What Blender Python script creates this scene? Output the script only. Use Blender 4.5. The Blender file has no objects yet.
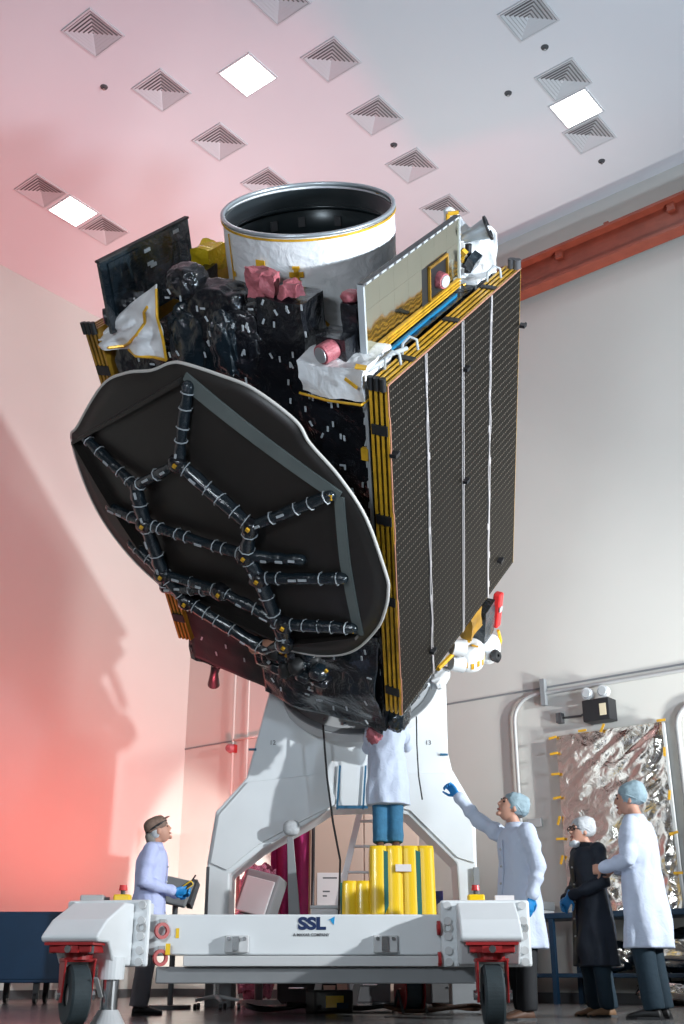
import bpy, bmesh, math, random
from mathutils import Vector, Matrix, noise, Euler
random.seed(7)
noise.seed_set(5)
def nvec(p):
    return Vector((noise.noise(p), noise.noise(p + Vector((17.3, 5.1, 9.7))), noise.noise(p + Vector((-8.2, 23.9, 3.3)))))
R = math.radians
col = bpy.context.scene.collection
scn = bpy.context.scene
# ------------------------------------------------------------------ camera, light, exposure
# The objects are laid out with the camera at the origin looking along +Y; the
# whole place is then turned by PHI so the walls lie along the axes.
PHI = R(38.9)
G = Matrix.Rotation(PHI, 4, 'Z')
DONE = set()                      # objects already given in room axes
def in_room(o):
    DONE.add(o.name); return o

cam_d = bpy.data.cameras.new('camera')
cam = bpy.data.objects.new('camera', cam_d); col.objects.link(cam)
cam_d.sensor_fit = 'VERTICAL'; cam_d.sensor_height = 24.0
cam_d.lens = 1100.0 / 1024.0 * 24.0
cam_d.clip_end = 200
cam.location = (0, 0, 0.33)
cam.rotation_euler = (R(90 + 22.827), 0, PHI)
in_room(cam)
scn.camera = cam

w = bpy.data.worlds.new('world'); scn.world = w; w.use_nodes = True
w.node_tree.nodes['Background'].inputs[0].default_value = (0.8, 0.85, 1.0, 1)
w.node_tree.nodes['Background'].inputs[1].default_value = 0.05
scn.view_settings.view_transform = 'Standard'
scn.view_settings.look = 'None'
scn.view_settings.gamma = 1.0
scn.view_settings.use_curve_mapping = False
scn.view_settings.exposure = 0.0

def lamp(name, kind, loc, target, energy, color, size=0.3, spot=None, blend=0.5):
    d = bpy.data.lights.new(name, kind); d.energy = energy; d.color = color
    if kind == 'AREA': d.shape = 'DISK'; d.size = size
    else: d.shadow_soft_size = size
    if kind == 'SPOT': d.spot_size = R(spot); d.spot_blend = blend
    o = bpy.data.objects.new(name, d); col.objects.link(o)
    q = (Vector(target) - Vector(loc)).to_track_quat('-Z', 'Y')
    o.matrix_world = G @ (Matrix.Translation(loc) @ q.to_matrix().to_4x4())
    in_room(o); return o
lamp('key_light', 'SPOT', (10.2, 4.4, 3.8), (-1.5, 12.5, 4.6), 7300, (0.93, 0.975, 1.0), 0.13, 60, 0.5)
lamp('front_light', 'AREA', (-3.2, 1.0, 3.4), (0.0, 12.0, 3.0), 290, (0.82, 0.92, 1.0), 1.6)
lamp('red_light', 'SPOT', (-1.5, 15.75, 0.5), (-4.6, 18.0, 5.6), 1450, (1.0, 0.15, 0.12), 0.25, 112, 0.9)
lamp('red_uplight', 'SPOT', (-1.8, 14.4, 0.4), (-3.6, 13.0, 12), 1500, (1.0, 0.14, 0.20), 0.25, 84, 0.9)
lamp('corner_light', 'SPOT', (-1.9, 16.8, 0.5), (-2.15, 19.6, 1.5), 900, (1.0, 0.95, 0.9), 0.12, 54, 0.35)
lamp('ceiling_wash', 'SPOT', (7.0, 3.0, 1.2), (5.0, 10.5, 12), 5000, (0.70, 0.85, 1.0), 0.4, 120, 0.9)
lamp('wall_fill', 'SPOT', (7.0, 9.5, 0.8), (3.0, 15.2, 6.4), 3000, (0.97, 1.0, 0.98), 0.4, 78, 0.9)  # added lamp without a fixture, lifts the brightness of the right wall
lamp('ceiling_wash', 'SPOT', (-4.5, 3.0, 1.2), (-2.5, 9.5, 12), 150, (0.92, 0.82, 1.0), 0.4, 105, 0.9)

# ------------------------------------------------------------------ materials
MATS = {}
def mat(name, rgb, rough=0.5, metal=0.0, bump=None, var=0.0, vscale=4.0, spec=0.5, coat=0.0, emit=0.0, bump2=None):
    m = bpy.data.materials.new(name); m.use_nodes = True
    nt = m.node_tree; b = nt.nodes['Principled BSDF']
    b.inputs['Base Color'].default_value = (*rgb, 1)
    b.inputs['Roughness'].default_value = rough
    b.inputs['Metallic'].default_value = metal
    b.inputs['Specular IOR Level'].default_value = spec
    b.inputs['Coat Weight'].default_value = coat
    if emit:
        b.inputs['Emission Color'].default_value = (*rgb, 1)
        b.inputs['Emission Strength'].default_value = emit
    tc = nt.nodes.new('ShaderNodeTexCoord')
    if var:
        n = nt.nodes.new('ShaderNodeTexNoise'); n.inputs['Scale'].default_value = vscale; n.inputs['Detail'].default_value = 5
        nt.links.new(tc.outputs['Object'], n.inputs['Vector'])
        r = nt.nodes.new('ShaderNodeValToRGB')
        r.color_ramp.elements[0].position = 0.3; r.color_ramp.elements[1].position = 0.7
        r.color_ramp.elements[0].color = (*[max(0, c * (1 - var)) for c in rgb], 1)
        r.color_ramp.elements[1].color = (*[min(1, c * (1 + var)) for c in rgb], 1)
        nt.links.new(n.outputs['Fac'], r.inputs['Fac']); nt.links.new(r.outputs['Color'], b.inputs['Base Color'])
    prev = None
    for bp in (bump, bump2):
        if not bp: continue
        kind, sc, st, dist = bp
        if kind == 'noise':
            n = nt.nodes.new('ShaderNodeTexNoise'); n.inputs['Scale'].default_value = sc; n.inputs['Detail'].default_value = 6
            n.inputs['Distortion'].default_value = 0.6; out = n.outputs['Fac']
        else:
            n = nt.nodes.new('ShaderNodeTexVoronoi'); n.inputs['Scale'].default_value = sc; n.feature = 'F1'
            out = n.outputs['Distance']
        nt.links.new(tc.outputs['Object'], n.inputs['Vector'])
        bn = nt.nodes.new('ShaderNodeBump'); bn.inputs['Strength'].default_value = st; bn.inputs['Distance'].default_value = dist
        nt.links.new(out, bn.inputs['Height'])
        if prev: nt.links.new(prev.outputs['Normal'], bn.inputs['Normal'])
        prev = bn
    if prev: nt.links.new(prev.outputs['Normal'], b.inputs['Normal'])
    MATS[name] = m; return m

mat('wall_paint', (0.575, 0.562, 0.525), 0.75, bump=('noise', 60, 0.05, 0.01), var=0.03, vscale=0.5)
mat('ceiling_paint', (0.66, 0.655, 0.67), 0.8, var=0.02, vscale=0.4)
mat('rust_steel', (0.27, 0.055, 0.03), 0.45, var=0.15, vscale=6)
mat('conduit_steel', (0.40, 0.40, 0.40), 0.5, 0.15)
mat('white_paint', (0.70, 0.73, 0.75), 0.38, var=0.025, vscale=3)
mat('grey_paint', (0.22, 0.23, 0.24), 0.45, var=0.06, vscale=4)
mat('pale_grey', (0.55, 0.56, 0.57), 0.45)
mat('dark_grey', (0.07, 0.07, 0.075), 0.5)
mat('black_plastic', (0.012, 0.012, 0.014), 0.45)
mat('rubber', (0.030, 0.045, 0.052), 0.7, bump=('noise', 40, 0.2, 0.01), var=0.2, vscale=9)
mat('chrome', (0.62, 0.64, 0.66), 0.25, 1.0)
mat('red_paint', (0.34, 0.016, 0.018), 0.4, var=0.12, vscale=8)
mat('yellow_plastic', (0.86, 0.55, 0.010), 0.33, coat=0.2)
mat('green_grip', (0.01, 0.12, 0.10), 0.6)
mat('blue_tape', (0.01, 0.10, 0.20), 0.5)
mat('blue_steel', (0.006, 0.035, 0.085), 0.5, var=0.1)
mat('bench_blue', (0.006, 0.032, 0.07), 0.45)
mat('mli_black', (0.008, 0.009, 0.012), 0.2, spec=0.6, bump=('noise', 5, 0.6, 0.08), bump2=('voronoi', 16, 0.22, 0.02), coat=0.35)
mat('mli_teal', (0.009, 0.016, 0.022), 0.20, spec=0.7, bump=('noise', 9, 0.5, 0.05), coat=0.35)
mat('black_flat', (0.012, 0.013, 0.014), 0.55, bump=('noise', 14, 0.2, 0.02))
mat('mli_white', (0.72, 0.73, 0.74), 0.42, bump=('noise', 5, 0.55, 0.06), bump2=('voronoi', 14, 0.18, 0.02), var=0.05)
mat('tape_white', (0.42, 0.45, 0.47), 0.5)
mat('kapton', (0.72, 0.40, 0.03), 0.32, 0.25, var=0.25, vscale=9)
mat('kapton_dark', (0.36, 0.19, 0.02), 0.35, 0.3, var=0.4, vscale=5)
mat('yellow_foil', (0.80, 0.58, 0.02), 0.22, 0.5, bump=('noise', 12, 0.6, 0.04))
mat('graphite', (0.017, 0.0145, 0.013), 0.42, var=0.12, vscale=1.5, bump=('noise', 120, 0.06, 0.004))
mat('stiffener', (0.11, 0.13, 0.125), 0.5, var=0.1)
mat('rim_light', (0.50, 0.49, 0.46), 0.4)
mat('copper_edge', (0.42, 0.20, 0.13), 0.5)
mat('wire_white', (0.40, 0.37, 0.37), 0.5)
mat('cyan_strip', (0.008, 0.15, 0.30), 0.4)
mat('pink_cover', (0.38, 0.105, 0.125), 0.45, bump=('noise', 22, 0.6, 0.03), var=0.25, vscale=16)
mat('red_cover', (0.62, 0.03, 0.03), 0.35)
mat('ring_metal', (0.46, 0.51, 0.54), 0.32, 0.6)
mat('ring_inside', (0.022, 0.030, 0.034), 0.28, 0.3)
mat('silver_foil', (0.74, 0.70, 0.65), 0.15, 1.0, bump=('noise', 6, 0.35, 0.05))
mat('pink_lit_foil', (0.75, 0.28, 0.42), 0.2, 0.8, bump=('noise', 9, 0.7, 0.06))  # silver foil with the pink light falling on it put into its colour
mat('magenta_cloth', (0.34, 0.012, 0.115), 0.8, bump=('noise', 8, 0.4, 0.03), var=0.2)
mat('coat_white', (0.52, 0.58, 0.71), 0.75, bump=('noise', 9, 0.55, 0.03))
mat('coat_lilac', (0.50, 0.55, 0.82), 0.75, bump=('noise', 9, 0.55, 0.03))
mat('coat_navy', (0.006, 0.011, 0.022), 0.7, bump=('noise', 9, 0.4, 0.03))
mat('jeans_blue', (0.035, 0.15, 0.27), 0.85, bump=('noise', 12, 0.5, 0.02), var=0.2, vscale=10)
mat('jeans_dark', (0.005, 0.020, 0.034), 0.85, bump=('noise', 12, 0.4, 0.02))
mat('trouser_black', (0.006, 0.007, 0.010), 0.8)
mat('trouser_grey', (0.16, 0.16, 0.18), 0.8)
mat('skin', (0.52, 0.27, 0.19), 0.55)
mat('hair_dark', (0.02, 0.014, 0.012), 0.7)
mat('hair_grey', (0.22, 0.20, 0.18), 0.7)
mat('cap_blue', (0.27, 0.37, 0.42), 0.7, bump=('noise', 45, 0.5, 0.012), var=0.12, vscale=30)
mat('cap_white', (0.50, 0.52, 0.54), 0.7, bump=('noise', 45, 0.5, 0.012), var=0.12, vscale=30)
mat('cap_brown', (0.20, 0.13, 0.10), 0.7, bump=('noise', 45, 0.4, 0.012), var=0.2, vscale=30)
mat('glove_blue', (0.01, 0.21, 0.52), 0.45)
mat('shoe_brown', (0.10, 0.045, 0.025), 0.6)
mat('shoe_black', (0.008, 0.008, 0.009), 0.5)
mat('shoe_tan', (0.22, 0.12, 0.06), 0.6)
mat('mask_paper', (0.62, 0.66, 0.70), 0.8)
mat('eye_dark', (0.012, 0.008, 0.006), 0.2)
mat('lip', (0.33, 0.10, 0.08), 0.5)
mat('logo_navy', (0.004, 0.02, 0.09), 0.4)
mat('logo_cyan', (0.01, 0.30, 0.62), 0.4)
mat('print_grey', (0.10, 0.10, 0.11), 0.6)
mat('paper', (0.72, 0.68, 0.68), 0.8)
mat('beige_door', (0.50, 0.36, 0.29), 0.6)
mat('amber_paint', (0.62, 0.33, 0.06), 0.6)
mat('lamp_panel', (1.0, 0.99, 0.97), 0.6, emit=8.0)
mat('vent_white', (0.55, 0.55, 0.56), 0.5)
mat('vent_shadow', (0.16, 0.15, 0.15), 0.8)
mat('lens_glass', (0.55, 0.58, 0.60), 0.12, 0.3)
mat('cream_label', (0.60, 0.52, 0.36), 0.6)

def floor_material():
    m = bpy.data.materials.new('floor_vinyl'); m.use_nodes = True; nt = m.node_tree; b = nt.nodes['Principled BSDF']
    tc = nt.nodes.new('ShaderNodeTexCoord')
    br = nt.nodes.new('ShaderNodeTexBrick'); br.offset = 0
    br.inputs['Color1'].default_value = (0.15, 0.145, 0.145, 1); br.inputs['Color2'].default_value = (0.175, 0.17, 0.165, 1)
    br.inputs['Mortar'].default_value = (0.045, 0.043, 0.042, 1)
    br.inputs['Scale'].default_value = 1.0; br.inputs['Mortar Size'].default_value = 0.006
    br.inputs['Brick Width'].default_value = 0.9; br.inputs['Row Height'].default_value = 0.9
    nt.links.new(tc.outputs['Object'], br.inputs['Vector']); nt.links.new(br.outputs['Color'], b.inputs['Base Color'])
    b.inputs['Roughness'].default_value = 0.2
    n = nt.nodes.new('ShaderNodeTexNoise'); n.inputs['Scale'].default_value = 3
    nt.links.new(tc.outputs['Object'], n.inputs['Vector'])
    mr = nt.nodes.new('ShaderNodeMapRange'); mr.inputs['To Min'].default_value = 0.12; mr.inputs['To Max'].default_value = 0.32
    nt.links.new(n.outputs['Fac'], mr.inputs['Value']); nt.links.new(mr.outputs['Result'], b.inputs['Roughness'])
    MATS['floor_vinyl'] = m
floor_material()

def cell_material():
    """solar cells: rows across the panel, fine gaps and pale interconnect dots (panel coordinates y,z)"""
    m = bpy.data.materials.new('solar_cells'); m.use_nodes = True; nt = m.node_tree; b = nt.nodes['Principled BSDF']
    L = nt.links
    tc = nt.nodes.new('ShaderNodeTexCoord'); sp = nt.nodes.new('ShaderNodeSeparateXYZ'); L.new(tc.outputs['Object'], sp.inputs[0])
    def M(op, a, bb=0.0):
        n = nt.nodes.new('ShaderNodeMath'); n.operation = op
        for i, v in ((0, a), (1, bb)):
            if isinstance(v, (int, float)): n.inputs[i].default_value = v
            else: L.new(v, n.inputs[i])
        return n.outputs[0]
    fy = M('FRACT', M('DIVIDE', sp.outputs['Y'], 0.042)); fz = M('FRACT', M('DIVIDE', sp.outputs['Z'], 0.082))
    gy = M('LESS_THAN', fy, 0.16); gz = M('LESS_THAN', fz, 0.10)
    dot = M('MULTIPLY', M('LESS_THAN', fy, 0.42), M('LESS_THAN', fz, 0.17))
    mix1 = nt.nodes.new('ShaderNodeMixRGB'); mix1.inputs[1].default_value = (0.008, 0.0066, 0.005, 1); mix1.inputs[2].default_value = (0.020, 0.016, 0.0125, 1)
    L.new(M('MAXIMUM', gy, gz), mix1.inputs[0])
    mix2 = nt.nodes.new('ShaderNodeMixRGB'); mix2.inputs[2].default_value = (0.115, 0.098, 0.082, 1)
    L.new(dot, mix2.inputs[0]); L.new(mix1.outputs[0], mix2.inputs[1])
    L.new(mix2.outputs[0], b.inputs['Base Color'])
    b.inputs['Roughness'].default_value = 0.5; b.inputs['Specular IOR Level'].default_value = 0.08
    MATS['solar_cells'] = m
cell_material()

def osr_material():
    """mirror radiator tiles: slightly uneven second-surface mirrors"""
    m = bpy.data.materials.new('mirror_tiles'); m.use_nodes = True; nt = m.node_tree; b = nt.nodes['Principled BSDF']; L = nt.links
    tc = nt.nodes.new('ShaderNodeTexCoord')
    mp = nt.nodes.new('ShaderNodeMapping'); mp.inputs['Rotation'].default_value = (0, R(90), 0); L.new(tc.outputs['Object'], mp.inputs[0])
    b.inputs['Base Color'].default_value = (0.72, 0.68, 0.53, 1); b.inputs['Metallic'].default_value = 1.0; b.inputs['Roughness'].default_value = 0.10
    n = nt.nodes.new('ShaderNodeTexNoise'); n.inputs['Scale'].default_value = 2.2; n.inputs['Detail'].default_value = 2; L.new(tc.outputs['Object'], n.inputs['Vector'])
    bn = nt.nodes.new('ShaderNodeBump'); bn.inputs['Strength'].default_value = 0.18; bn.inputs['Distance'].default_value = 0.10
    L.new(n.outputs['Fac'], bn.inputs['Height']); L.new(bn.outputs['Normal'], b.inputs['Normal'])
    MATS['mirror_tiles'] = m
osr_material()

def nebula_material():
    m = bpy.data.materials.new('nebula_print'); m.use_nodes = True; nt = m.node_tree; b = nt.nodes['Principled BSDF']
    tc = nt.nodes.new('ShaderNodeTexCoord'); n = nt.nodes.new('ShaderNodeTexNoise'); n.inputs['Scale'].default_value = 3.5; n.inputs['Detail'].default_value = 6
    r = nt.nodes.new('ShaderNodeValToRGB')
    for p, c in ((0.35, (0.004, 0.005, 0.015)), (0.5, (0.012, 0.03, 0.11)), (0.6, (0.06, 0.03, 0.12)), (0.72, (0.12, 0.25, 0.5))):
        e = r.color_ramp.elements.new(p); e.color = (*c, 1)
    r.color_ramp.elements.remove(r.color_ramp.elements[0]); r.color_ramp.elements.remove(r.color_ramp.elements[-1])
    nt.links.new(tc.outputs['Object'], n.inputs['Vector']); nt.links.new(n.outputs['Fac'], r.inputs['Fac']); nt.links.new(r.outputs['Color'], b.inputs['Base Color'])
    b.inputs['Roughness'].default_value = 0.4
    MATS['nebula_print'] = m
nebula_material()

# ------------------------------------------------------------------ mesh helpers
def frame_from(d):
    d = Vector(d).normalized()
    a = Vector((0, 0, 1)) if abs(d.z) < 0.9 else Vector((1, 0, 0))
    x = a.cross(d).normalized(); y = d.cross(x).normalized()
    return x, y
class MB:
    def __init__(s): s.v = []; s.f = []
    def add(s, vs, fs):
        o = len(s.v); s.v += [Vector(p) for p in vs]; s.f += [tuple(i + o for i in q) for q in fs]; return s
    def box(s, c, size, M=None):
        x, y, z = [k / 2 for k in size]; c = Vector(c)
        vs = [Vector((sx * x, sy * y, sz * z)) for sz in (-1, 1) for sx, sy in ((-1, -1), (1, -1), (1, 1), (-1, 1))]
        if M is not None: vs = [M @ p for p in vs]
        return s.add([p + c for p in vs], [(3, 2, 1, 0), (4, 5, 6, 7), (0, 1, 5, 4), (1, 2, 6, 5), (2, 3, 7, 6), (3, 0, 4, 7)])
    def bb(s, x0, x1, y0, y1, z0, z1): return s.box(((x0 + x1) / 2, (y0 + y1) / 2, (z0 + z1) / 2), (x1 - x0, y1 - y0, z1 - z0))
    def loft(s, rings, cap=True, closed=False):
        n = len(rings[0]); o = len(s.v); m = len(rings)
        for r in rings: s.v += [Vector(p) for p in r]
        for k in range(m - (0 if closed else 1)):
            k2 = (k + 1) % m
            for i in range(n):
                j = (i + 1) % n
                s.f.append((o + k * n + i, o + k * n + j, o + k2 * n + j, o + k2 * n + i))
        if cap and not closed:
            s.f.append(tuple(o + i for i in reversed(range(n)))); s.f.append(tuple(o + (m - 1) * n + i for i in range(n)))
        return s
    def cyl(s, p0, p1, r0, r1=None, n=16, cap=True):
        r1 = r0 if r1 is None else r1; p0 = Vector(p0); p1 = Vector(p1); x, y = frame_from(p1 - p0)
        rg = lambda p, r: [p + x * (r * math.cos(2 * math.pi * i / n)) + y * (r * math.sin(2 * math.pi * i / n)) for i in range(n)]
        return s.loft([rg(p0, r0), rg(p1, r1)], cap)
    def tube(s, pts, rad, n=8, ends=False):
        pts = [Vector(p) for p in pts]
        rad = rad if isinstance(rad, (list, tuple)) else [rad] * len(pts)
        rings = []; x = None
        P = list(pts); Q = list(rad)
        if ends:
            d0 = (P[0] - P[1]).normalized(); d1 = (P[-1] - P[-2]).normalized()
            P = [P[0] + d0 * Q[0] * 0.9, P[0] + d0 * Q[0] * 0.55] + P + [P[-1] + d1 * Q[-1] * 0.55, P[-1] + d1 * Q[-1] * 0.9]
            Q = [Q[0] * 0.4, Q[0] * 0.83] + list(Q) + [Q[-1] * 0.83, Q[-1] * 0.4]
        for k, p in enumerate(P):
            d = (P[min(k + 1, len(P) - 1)] - P[max(k - 1, 0)]).normalized()
            if x is None: x, y = frame_from(d)
            else:
                x = (x - d * x.dot(d)).normalized()
            y = d.cross(x).normalized()
            rings.append([p + x * (Q[k] * math.cos(2 * math.pi * i / n)) + y * (Q[k] * math.sin(2 * math.pi * i / n)) for i in range(n)])
        return s.loft(rings)
    def lathe(s, prof, c=(0, 0, 0), n=32, closed=False, a0=0.0):
        c = Vector(c); rings = []
        for i in range(n):
            a = 2 * math.pi * i / n + a0
            rings.append([c + Vector((r * math.cos(a), r * math.sin(a), z)) for r, z in prof])
        return s.loft(rings, cap=False, closed=True) if not closed else s.loft(rings, cap=False, closed=True)
    def prism(s, poly, fn, d0, d1):
        return s.loft([[fn(a, b, d0) for a, b in poly], [fn(a, b, d1) for a, b in poly]])
    def ball(s, c, r, n=16, m=10, M=None):
        rx, ry, rz = r if isinstance(r, (tuple, list)) else (r, r, r); c = Vector(c); rings = []
        for k in range(m + 1):
            t = -math.pi / 2 + math.pi * (0.02 + 0.96 * k / m)
            rg = []
            for i in range(n):
                a = 2 * math.pi * i / n
                p = Vector((rx * math.cos(t) * math.cos(a), ry * math.cos(t) * math.sin(a), rz * math.sin(t)))
                rg.append((M @ p if M is not None else p) + c)
            rings.append(rg)
        return s.loft(rings)
    def sheet(s, fn, n, m):
        o = len(s.v)
        for j in range(m + 1):
            for i in range(n + 1): s.v.append(Vector(fn(i / n, j / m)))
        for j in range(m):
            for i in range(n):
                a = o + j * (n + 1) + i; s.f.append((a, a + 1, a + n + 2, a + n + 1))
        return s
    def move(s, M): s.v = [M @ p for p in s.v]; return s
    def build(s, name, mt, parent=None, bevel=0.0, smooth=False, solid=0.0, seg=2):
        me = bpy.data.meshes.new(name); me.from_pydata([tuple(p) for p in s.v], [], s.f); me.validate()
        bm = bmesh.new(); bm.from_mesh(me); bmesh.ops.recalc_face_normals(bm, faces=bm.faces[:]); bm.to_mesh(me); bm.free()
        me.materials.append(MATS[mt])
        if smooth: me.polygons.foreach_set('use_smooth', [True] * len(me.polygons))
        o = bpy.data.objects.new(name, me); col.objects.link(o)
        if parent is not None: o.parent = parent
        if solid:
            d = o.modifiers.new('thick', 'SOLIDIFY'); d.thickness = solid; d.offset = 0
        if bevel:
            d = o.modifiers.new('bevel', 'BEVEL'); d.width = bevel; d.segments = seg; d.limit_method = 'ANGLE'; d.angle_limit = R(40)
        if smooth and bevel == 0 and False: pass
        return o
def tag(o, label, cat, group=None, kind=None):
    o['label'] = label
    if cat: o['category'] = cat
    if group: o['group'] = group
    if kind: o['kind'] = kind
    return o
def thing(name, label, cat, loc=(0, 0, 0), rz=0.0, group=None):
    o = bpy.data.objects.new(name, None); col.objects.link(o); o.empty_display_size = 0.2
    o.location = loc; o.rotation_euler = (0, 0, rz); return tag(o, label, cat, group)
def struct(o): o['kind'] = 'structure'; return in_room(o)
def share(src, parent, loc=None):
    c = src.copy(); col.objects.link(c); c.parent = parent
    if loc is not None: c.location = loc
    return c
def crinkle_box(x0, x1, y0, y1, z0, z1, step, amp, freq, seed=0.0):
    """box of subdivided faces pushed about like blanket wrapping"""
    mb = MB(); bm = bmesh.new()
    nx, ny, nz = [max(1, int(round((b - a) / step))) for a, b in ((x0, x1), (y0, y1), (z0, z1))]
    def face(o, a, b, na, nb):
        mb.sheet(lambda s, t: Vector(o) + Vector(a) * s + Vector(b) * t, na, nb)
    X, Y, Z = x1 - x0, y1 - y0, z1 - z0
    face((x0, y0, z0), (X, 0, 0), (0, 0, Z), nx, nz); face((x0, y1, z0), (X, 0, 0), (0, 0, Z), nx, nz)
    face((x0, y0, z0), (0, Y, 0), (0, 0, Z), ny, nz); face((x1, y0, z0), (0, Y, 0), (0, 0, Z), ny, nz)
    face((x0, y0, z0), (X, 0, 0), (0, Y, 0), nx, ny); face((x0, y0, z1), (X, 0, 0), (0, Y, 0), nx, ny)
    out = []
    for p in mb.v:
        q = p * freq + Vector((seed, seed * 1.7, -seed))
        d = nvec(q) * amp + nvec(q * 2.7) * amp * 0.5
        r = 1 - abs(noise.noise(q * 1.6)) * 2
        out.append(p + d + Vector((0, 0, 0)) + d.normalized() * max(0, r) * amp * 0.3 if d.length > 0 else p)
    mb.v = out
    return mb
def blob(c, r, amp, freq, seed, sub=4, M=None):
    mb = MB(); bm = bmesh.new(); bmesh.ops.create_icosphere(bm, subdivisions=sub, radius=1.0)
    bm.verts.ensure_lookup_table()
    vs = []
    for v in bm.verts:
        n = v.co.normalized(); q = n * freq + Vector((seed, -seed * 2.1, seed * 0.7))
        k = 1 + amp * (abs(noise.noise(q)) * 1.6 - 0.4) + amp * 0.5 * noise.noise(q * 2.9)
        # boxy ellipsoid
        e = Vector([math.copysign(abs(t) ** 0.75, t) for t in n])
        p = Vector((e.x * r[0], e.y * r[1], e.z * r[2])) * k
        vs.append((M @ p if M is not None else p) + Vector(c))
    mb.add(vs, [tuple(x.index for x in f.verts) for f in bm.faces]); bm.free(); return mb
def rotM(x=0, y=0, z=0): return Euler((R(x), R(y), R(z)), 'XYZ').to_matrix()
def text_mesh(name, body, size, extrude, mt, parent=None, M=None, bold=0.0, align='CENTER'):
    cu = bpy.data.curves.new(name + '_curve', 'FONT'); cu.body = body; cu.size = size; cu.extrude = extrude; cu.offset = bold
    cu.align_x = align; cu.align_y = 'CENTER'
    t = bpy.data.objects.new(name + '_tmp', cu); col.objects.link(t)
    me = bpy.data.meshes.new_from_object(t.evaluated_get(bpy.context.evaluated_depsgraph_get()))
    bpy.data.objects.remove(t); me.name = name
    me.materials.clear(); me.materials.append(MATS[mt])
    if M is not None: me.transform(M)
    o = bpy.data.objects.new(name, me); col.objects.link(o)
    if parent is not None: o.parent = parent
    return o

# ================================================================== THE SETTING (room axes)
XL, XR, YB, YF, HC = -15.0, 13.0, 14.0, -12.0, 12.0
struct(MB().bb(XL - .2, XR + .2, YF - .2, YB + .2, -0.2, 0).build('floor', 'floor_vinyl'))
struct(MB().bb(XL - .2, XR + .2, YF - .2, YB + .2, HC, HC + .2).build('ceiling', 'ceiling_paint'))
struct(MB().bb(XL - .2, XL, YF, YB, 0, HC).build('wall_left', 'wall_paint'))
struct(MB().bb(XL - .2, XR + .2, YB, YB + .2, 0, HC).build('wall_right', 'wall_paint'))
struct(MB().bb(XR, XR + .2, YF, YB, 0, HC).build('wall_side', 'wall_paint'))
struct(MB().bb(XL - .2, XR + .2, YF - .2, YF, 0, HC).build('wall_front', 'wall_paint'))
struct(MB().bb(XL, XR, YB - .012, YB, 4.14, 4.165).build('trim_1', 'grey_paint'))
struct(MB().bb(XL, XR, YB - .02, YB, 0, 0.12).build('baseboard_right', 'dark_grey'))
struct(MB().bb(XL, XL + .02, YF, YB - .02, 0, 0.12).build('baseboard_left', 'dark_grey'))
struct(MB().bb(-13.47, -13.41, YB - .03, YB, 0, 7.2).build('trim_2', 'wall_paint'))

# ceiling lamps and four-way air diffusers
def ring_sq(a0, z0, a1, z1):
    q = lambda a, z: [(a, a, z), (-a, a, z), (-a, -a, z), (a, -a, z)]
    return q(a0, z0) + q(a1, z1), [(i, (i + 1) % 4, 4 + (i + 1) % 4, 4 + i) for i in range(4)]
fr = MB()
for a0, a1 in ((0.30, 0.275),): 
    vs, fs = ring_sq(a0, 0, a0, -0.02); fr.add(vs, fs); vs, fs = ring_sq(a0, -0.02, a1, -0.02); fr.add(vs, fs); vs, fs = ring_sq(a1, -0.02, a1, 0); fr.add(vs, fs)
fr_src = fr.build('frame', 'vent_white'); 
lv = MB()
for k in range(6):
    a = 0.268 - 0.045 * k
    vs, fs = ring_sq(a, -0.022, max(a - 0.034, 0.006), -0.004); lv.add(vs, fs)
    vs, fs = ring_sq(a, -0.022, a - .004, -0.022); lv.add(vs, fs)
lv_src = lv.build('louvres', 'vent_white')
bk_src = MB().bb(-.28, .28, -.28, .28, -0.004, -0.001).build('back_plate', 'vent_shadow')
pn_src = MB().bb(-.278, .278, -.278, .278, -0.016, -0.004).build('lamp_panel', 'lamp_panel')
SRC = [fr_src, lv_src, bk_src, pn_src]
def ceiling_item(x, y, parts, name, label, cat, group):
    t = in_room(thing(name, label, cat, (x, y, HC - 0.001), 0, group))
    for p in parts: share(p, t)
# rows of diffusers
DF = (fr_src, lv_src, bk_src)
for x, y, lb in ((-9.59, 6.56, 'outermost stepped diffuser of the pink ceiling row, next to a dark sprinkler'), (-9.65, 7.85, 'stepped diffuser of the pink ceiling row across from the lone lamp'),
                 (-9.75, 9.13, 'third stepped diffuser along the pink ceiling row, just before the ring hides the row'), (-9.85, 10.3, 'stepped ceiling diffuser half hidden behind the rim of the satellite ring')):
    ceiling_item(x, y, DF, 'air_diffuser', lb, 'vent', 'diffusers in the pink-lit row')
for x, y, lb in ((-7.28, 7.72, 'stepped diffuser starting the middle ceiling row, farthest from the red rail'), (-7.4, 8.93, 'stepped diffuser of the middle ceiling row beside the lone lamp'), (-7.58, 10.17, 'stepped diffuser of the middle ceiling row right before a sprinkler'),
                 (-7.79, 11.4, 'stepped diffuser of the middle ceiling row right after a sprinkler'), (-8.0, 12.62, 'stepped ceiling diffuser partly hidden behind the mirror radiator of the satellite')):
    ceiling_item(x, y, DF, 'air_diffuser', lb, 'vent', 'diffusers in the middle row')
ceiling_item(-12.8, 8.12, (fr_src, lv_src, bk_src), 'air_diffuser', 'air diffuser touching the lamp by the left wall, on its far side from the satellite', 'vent', 'diffusers beside lamps')
ceiling_item(-12.8, 9.43, (fr_src, lv_src, bk_src), 'air_diffuser', 'air diffuser touching the lamp by the left wall, on the side towards the satellite', 'vent', 'diffusers beside lamps')
ceiling_item(-4.9, 10.0, (fr_src, lv_src, bk_src), 'air_diffuser', 'lone air diffuser in the pale blue-grey part of the ceiling, no lamp beside it', 'vent', 'diffusers beside lamps')
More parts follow.
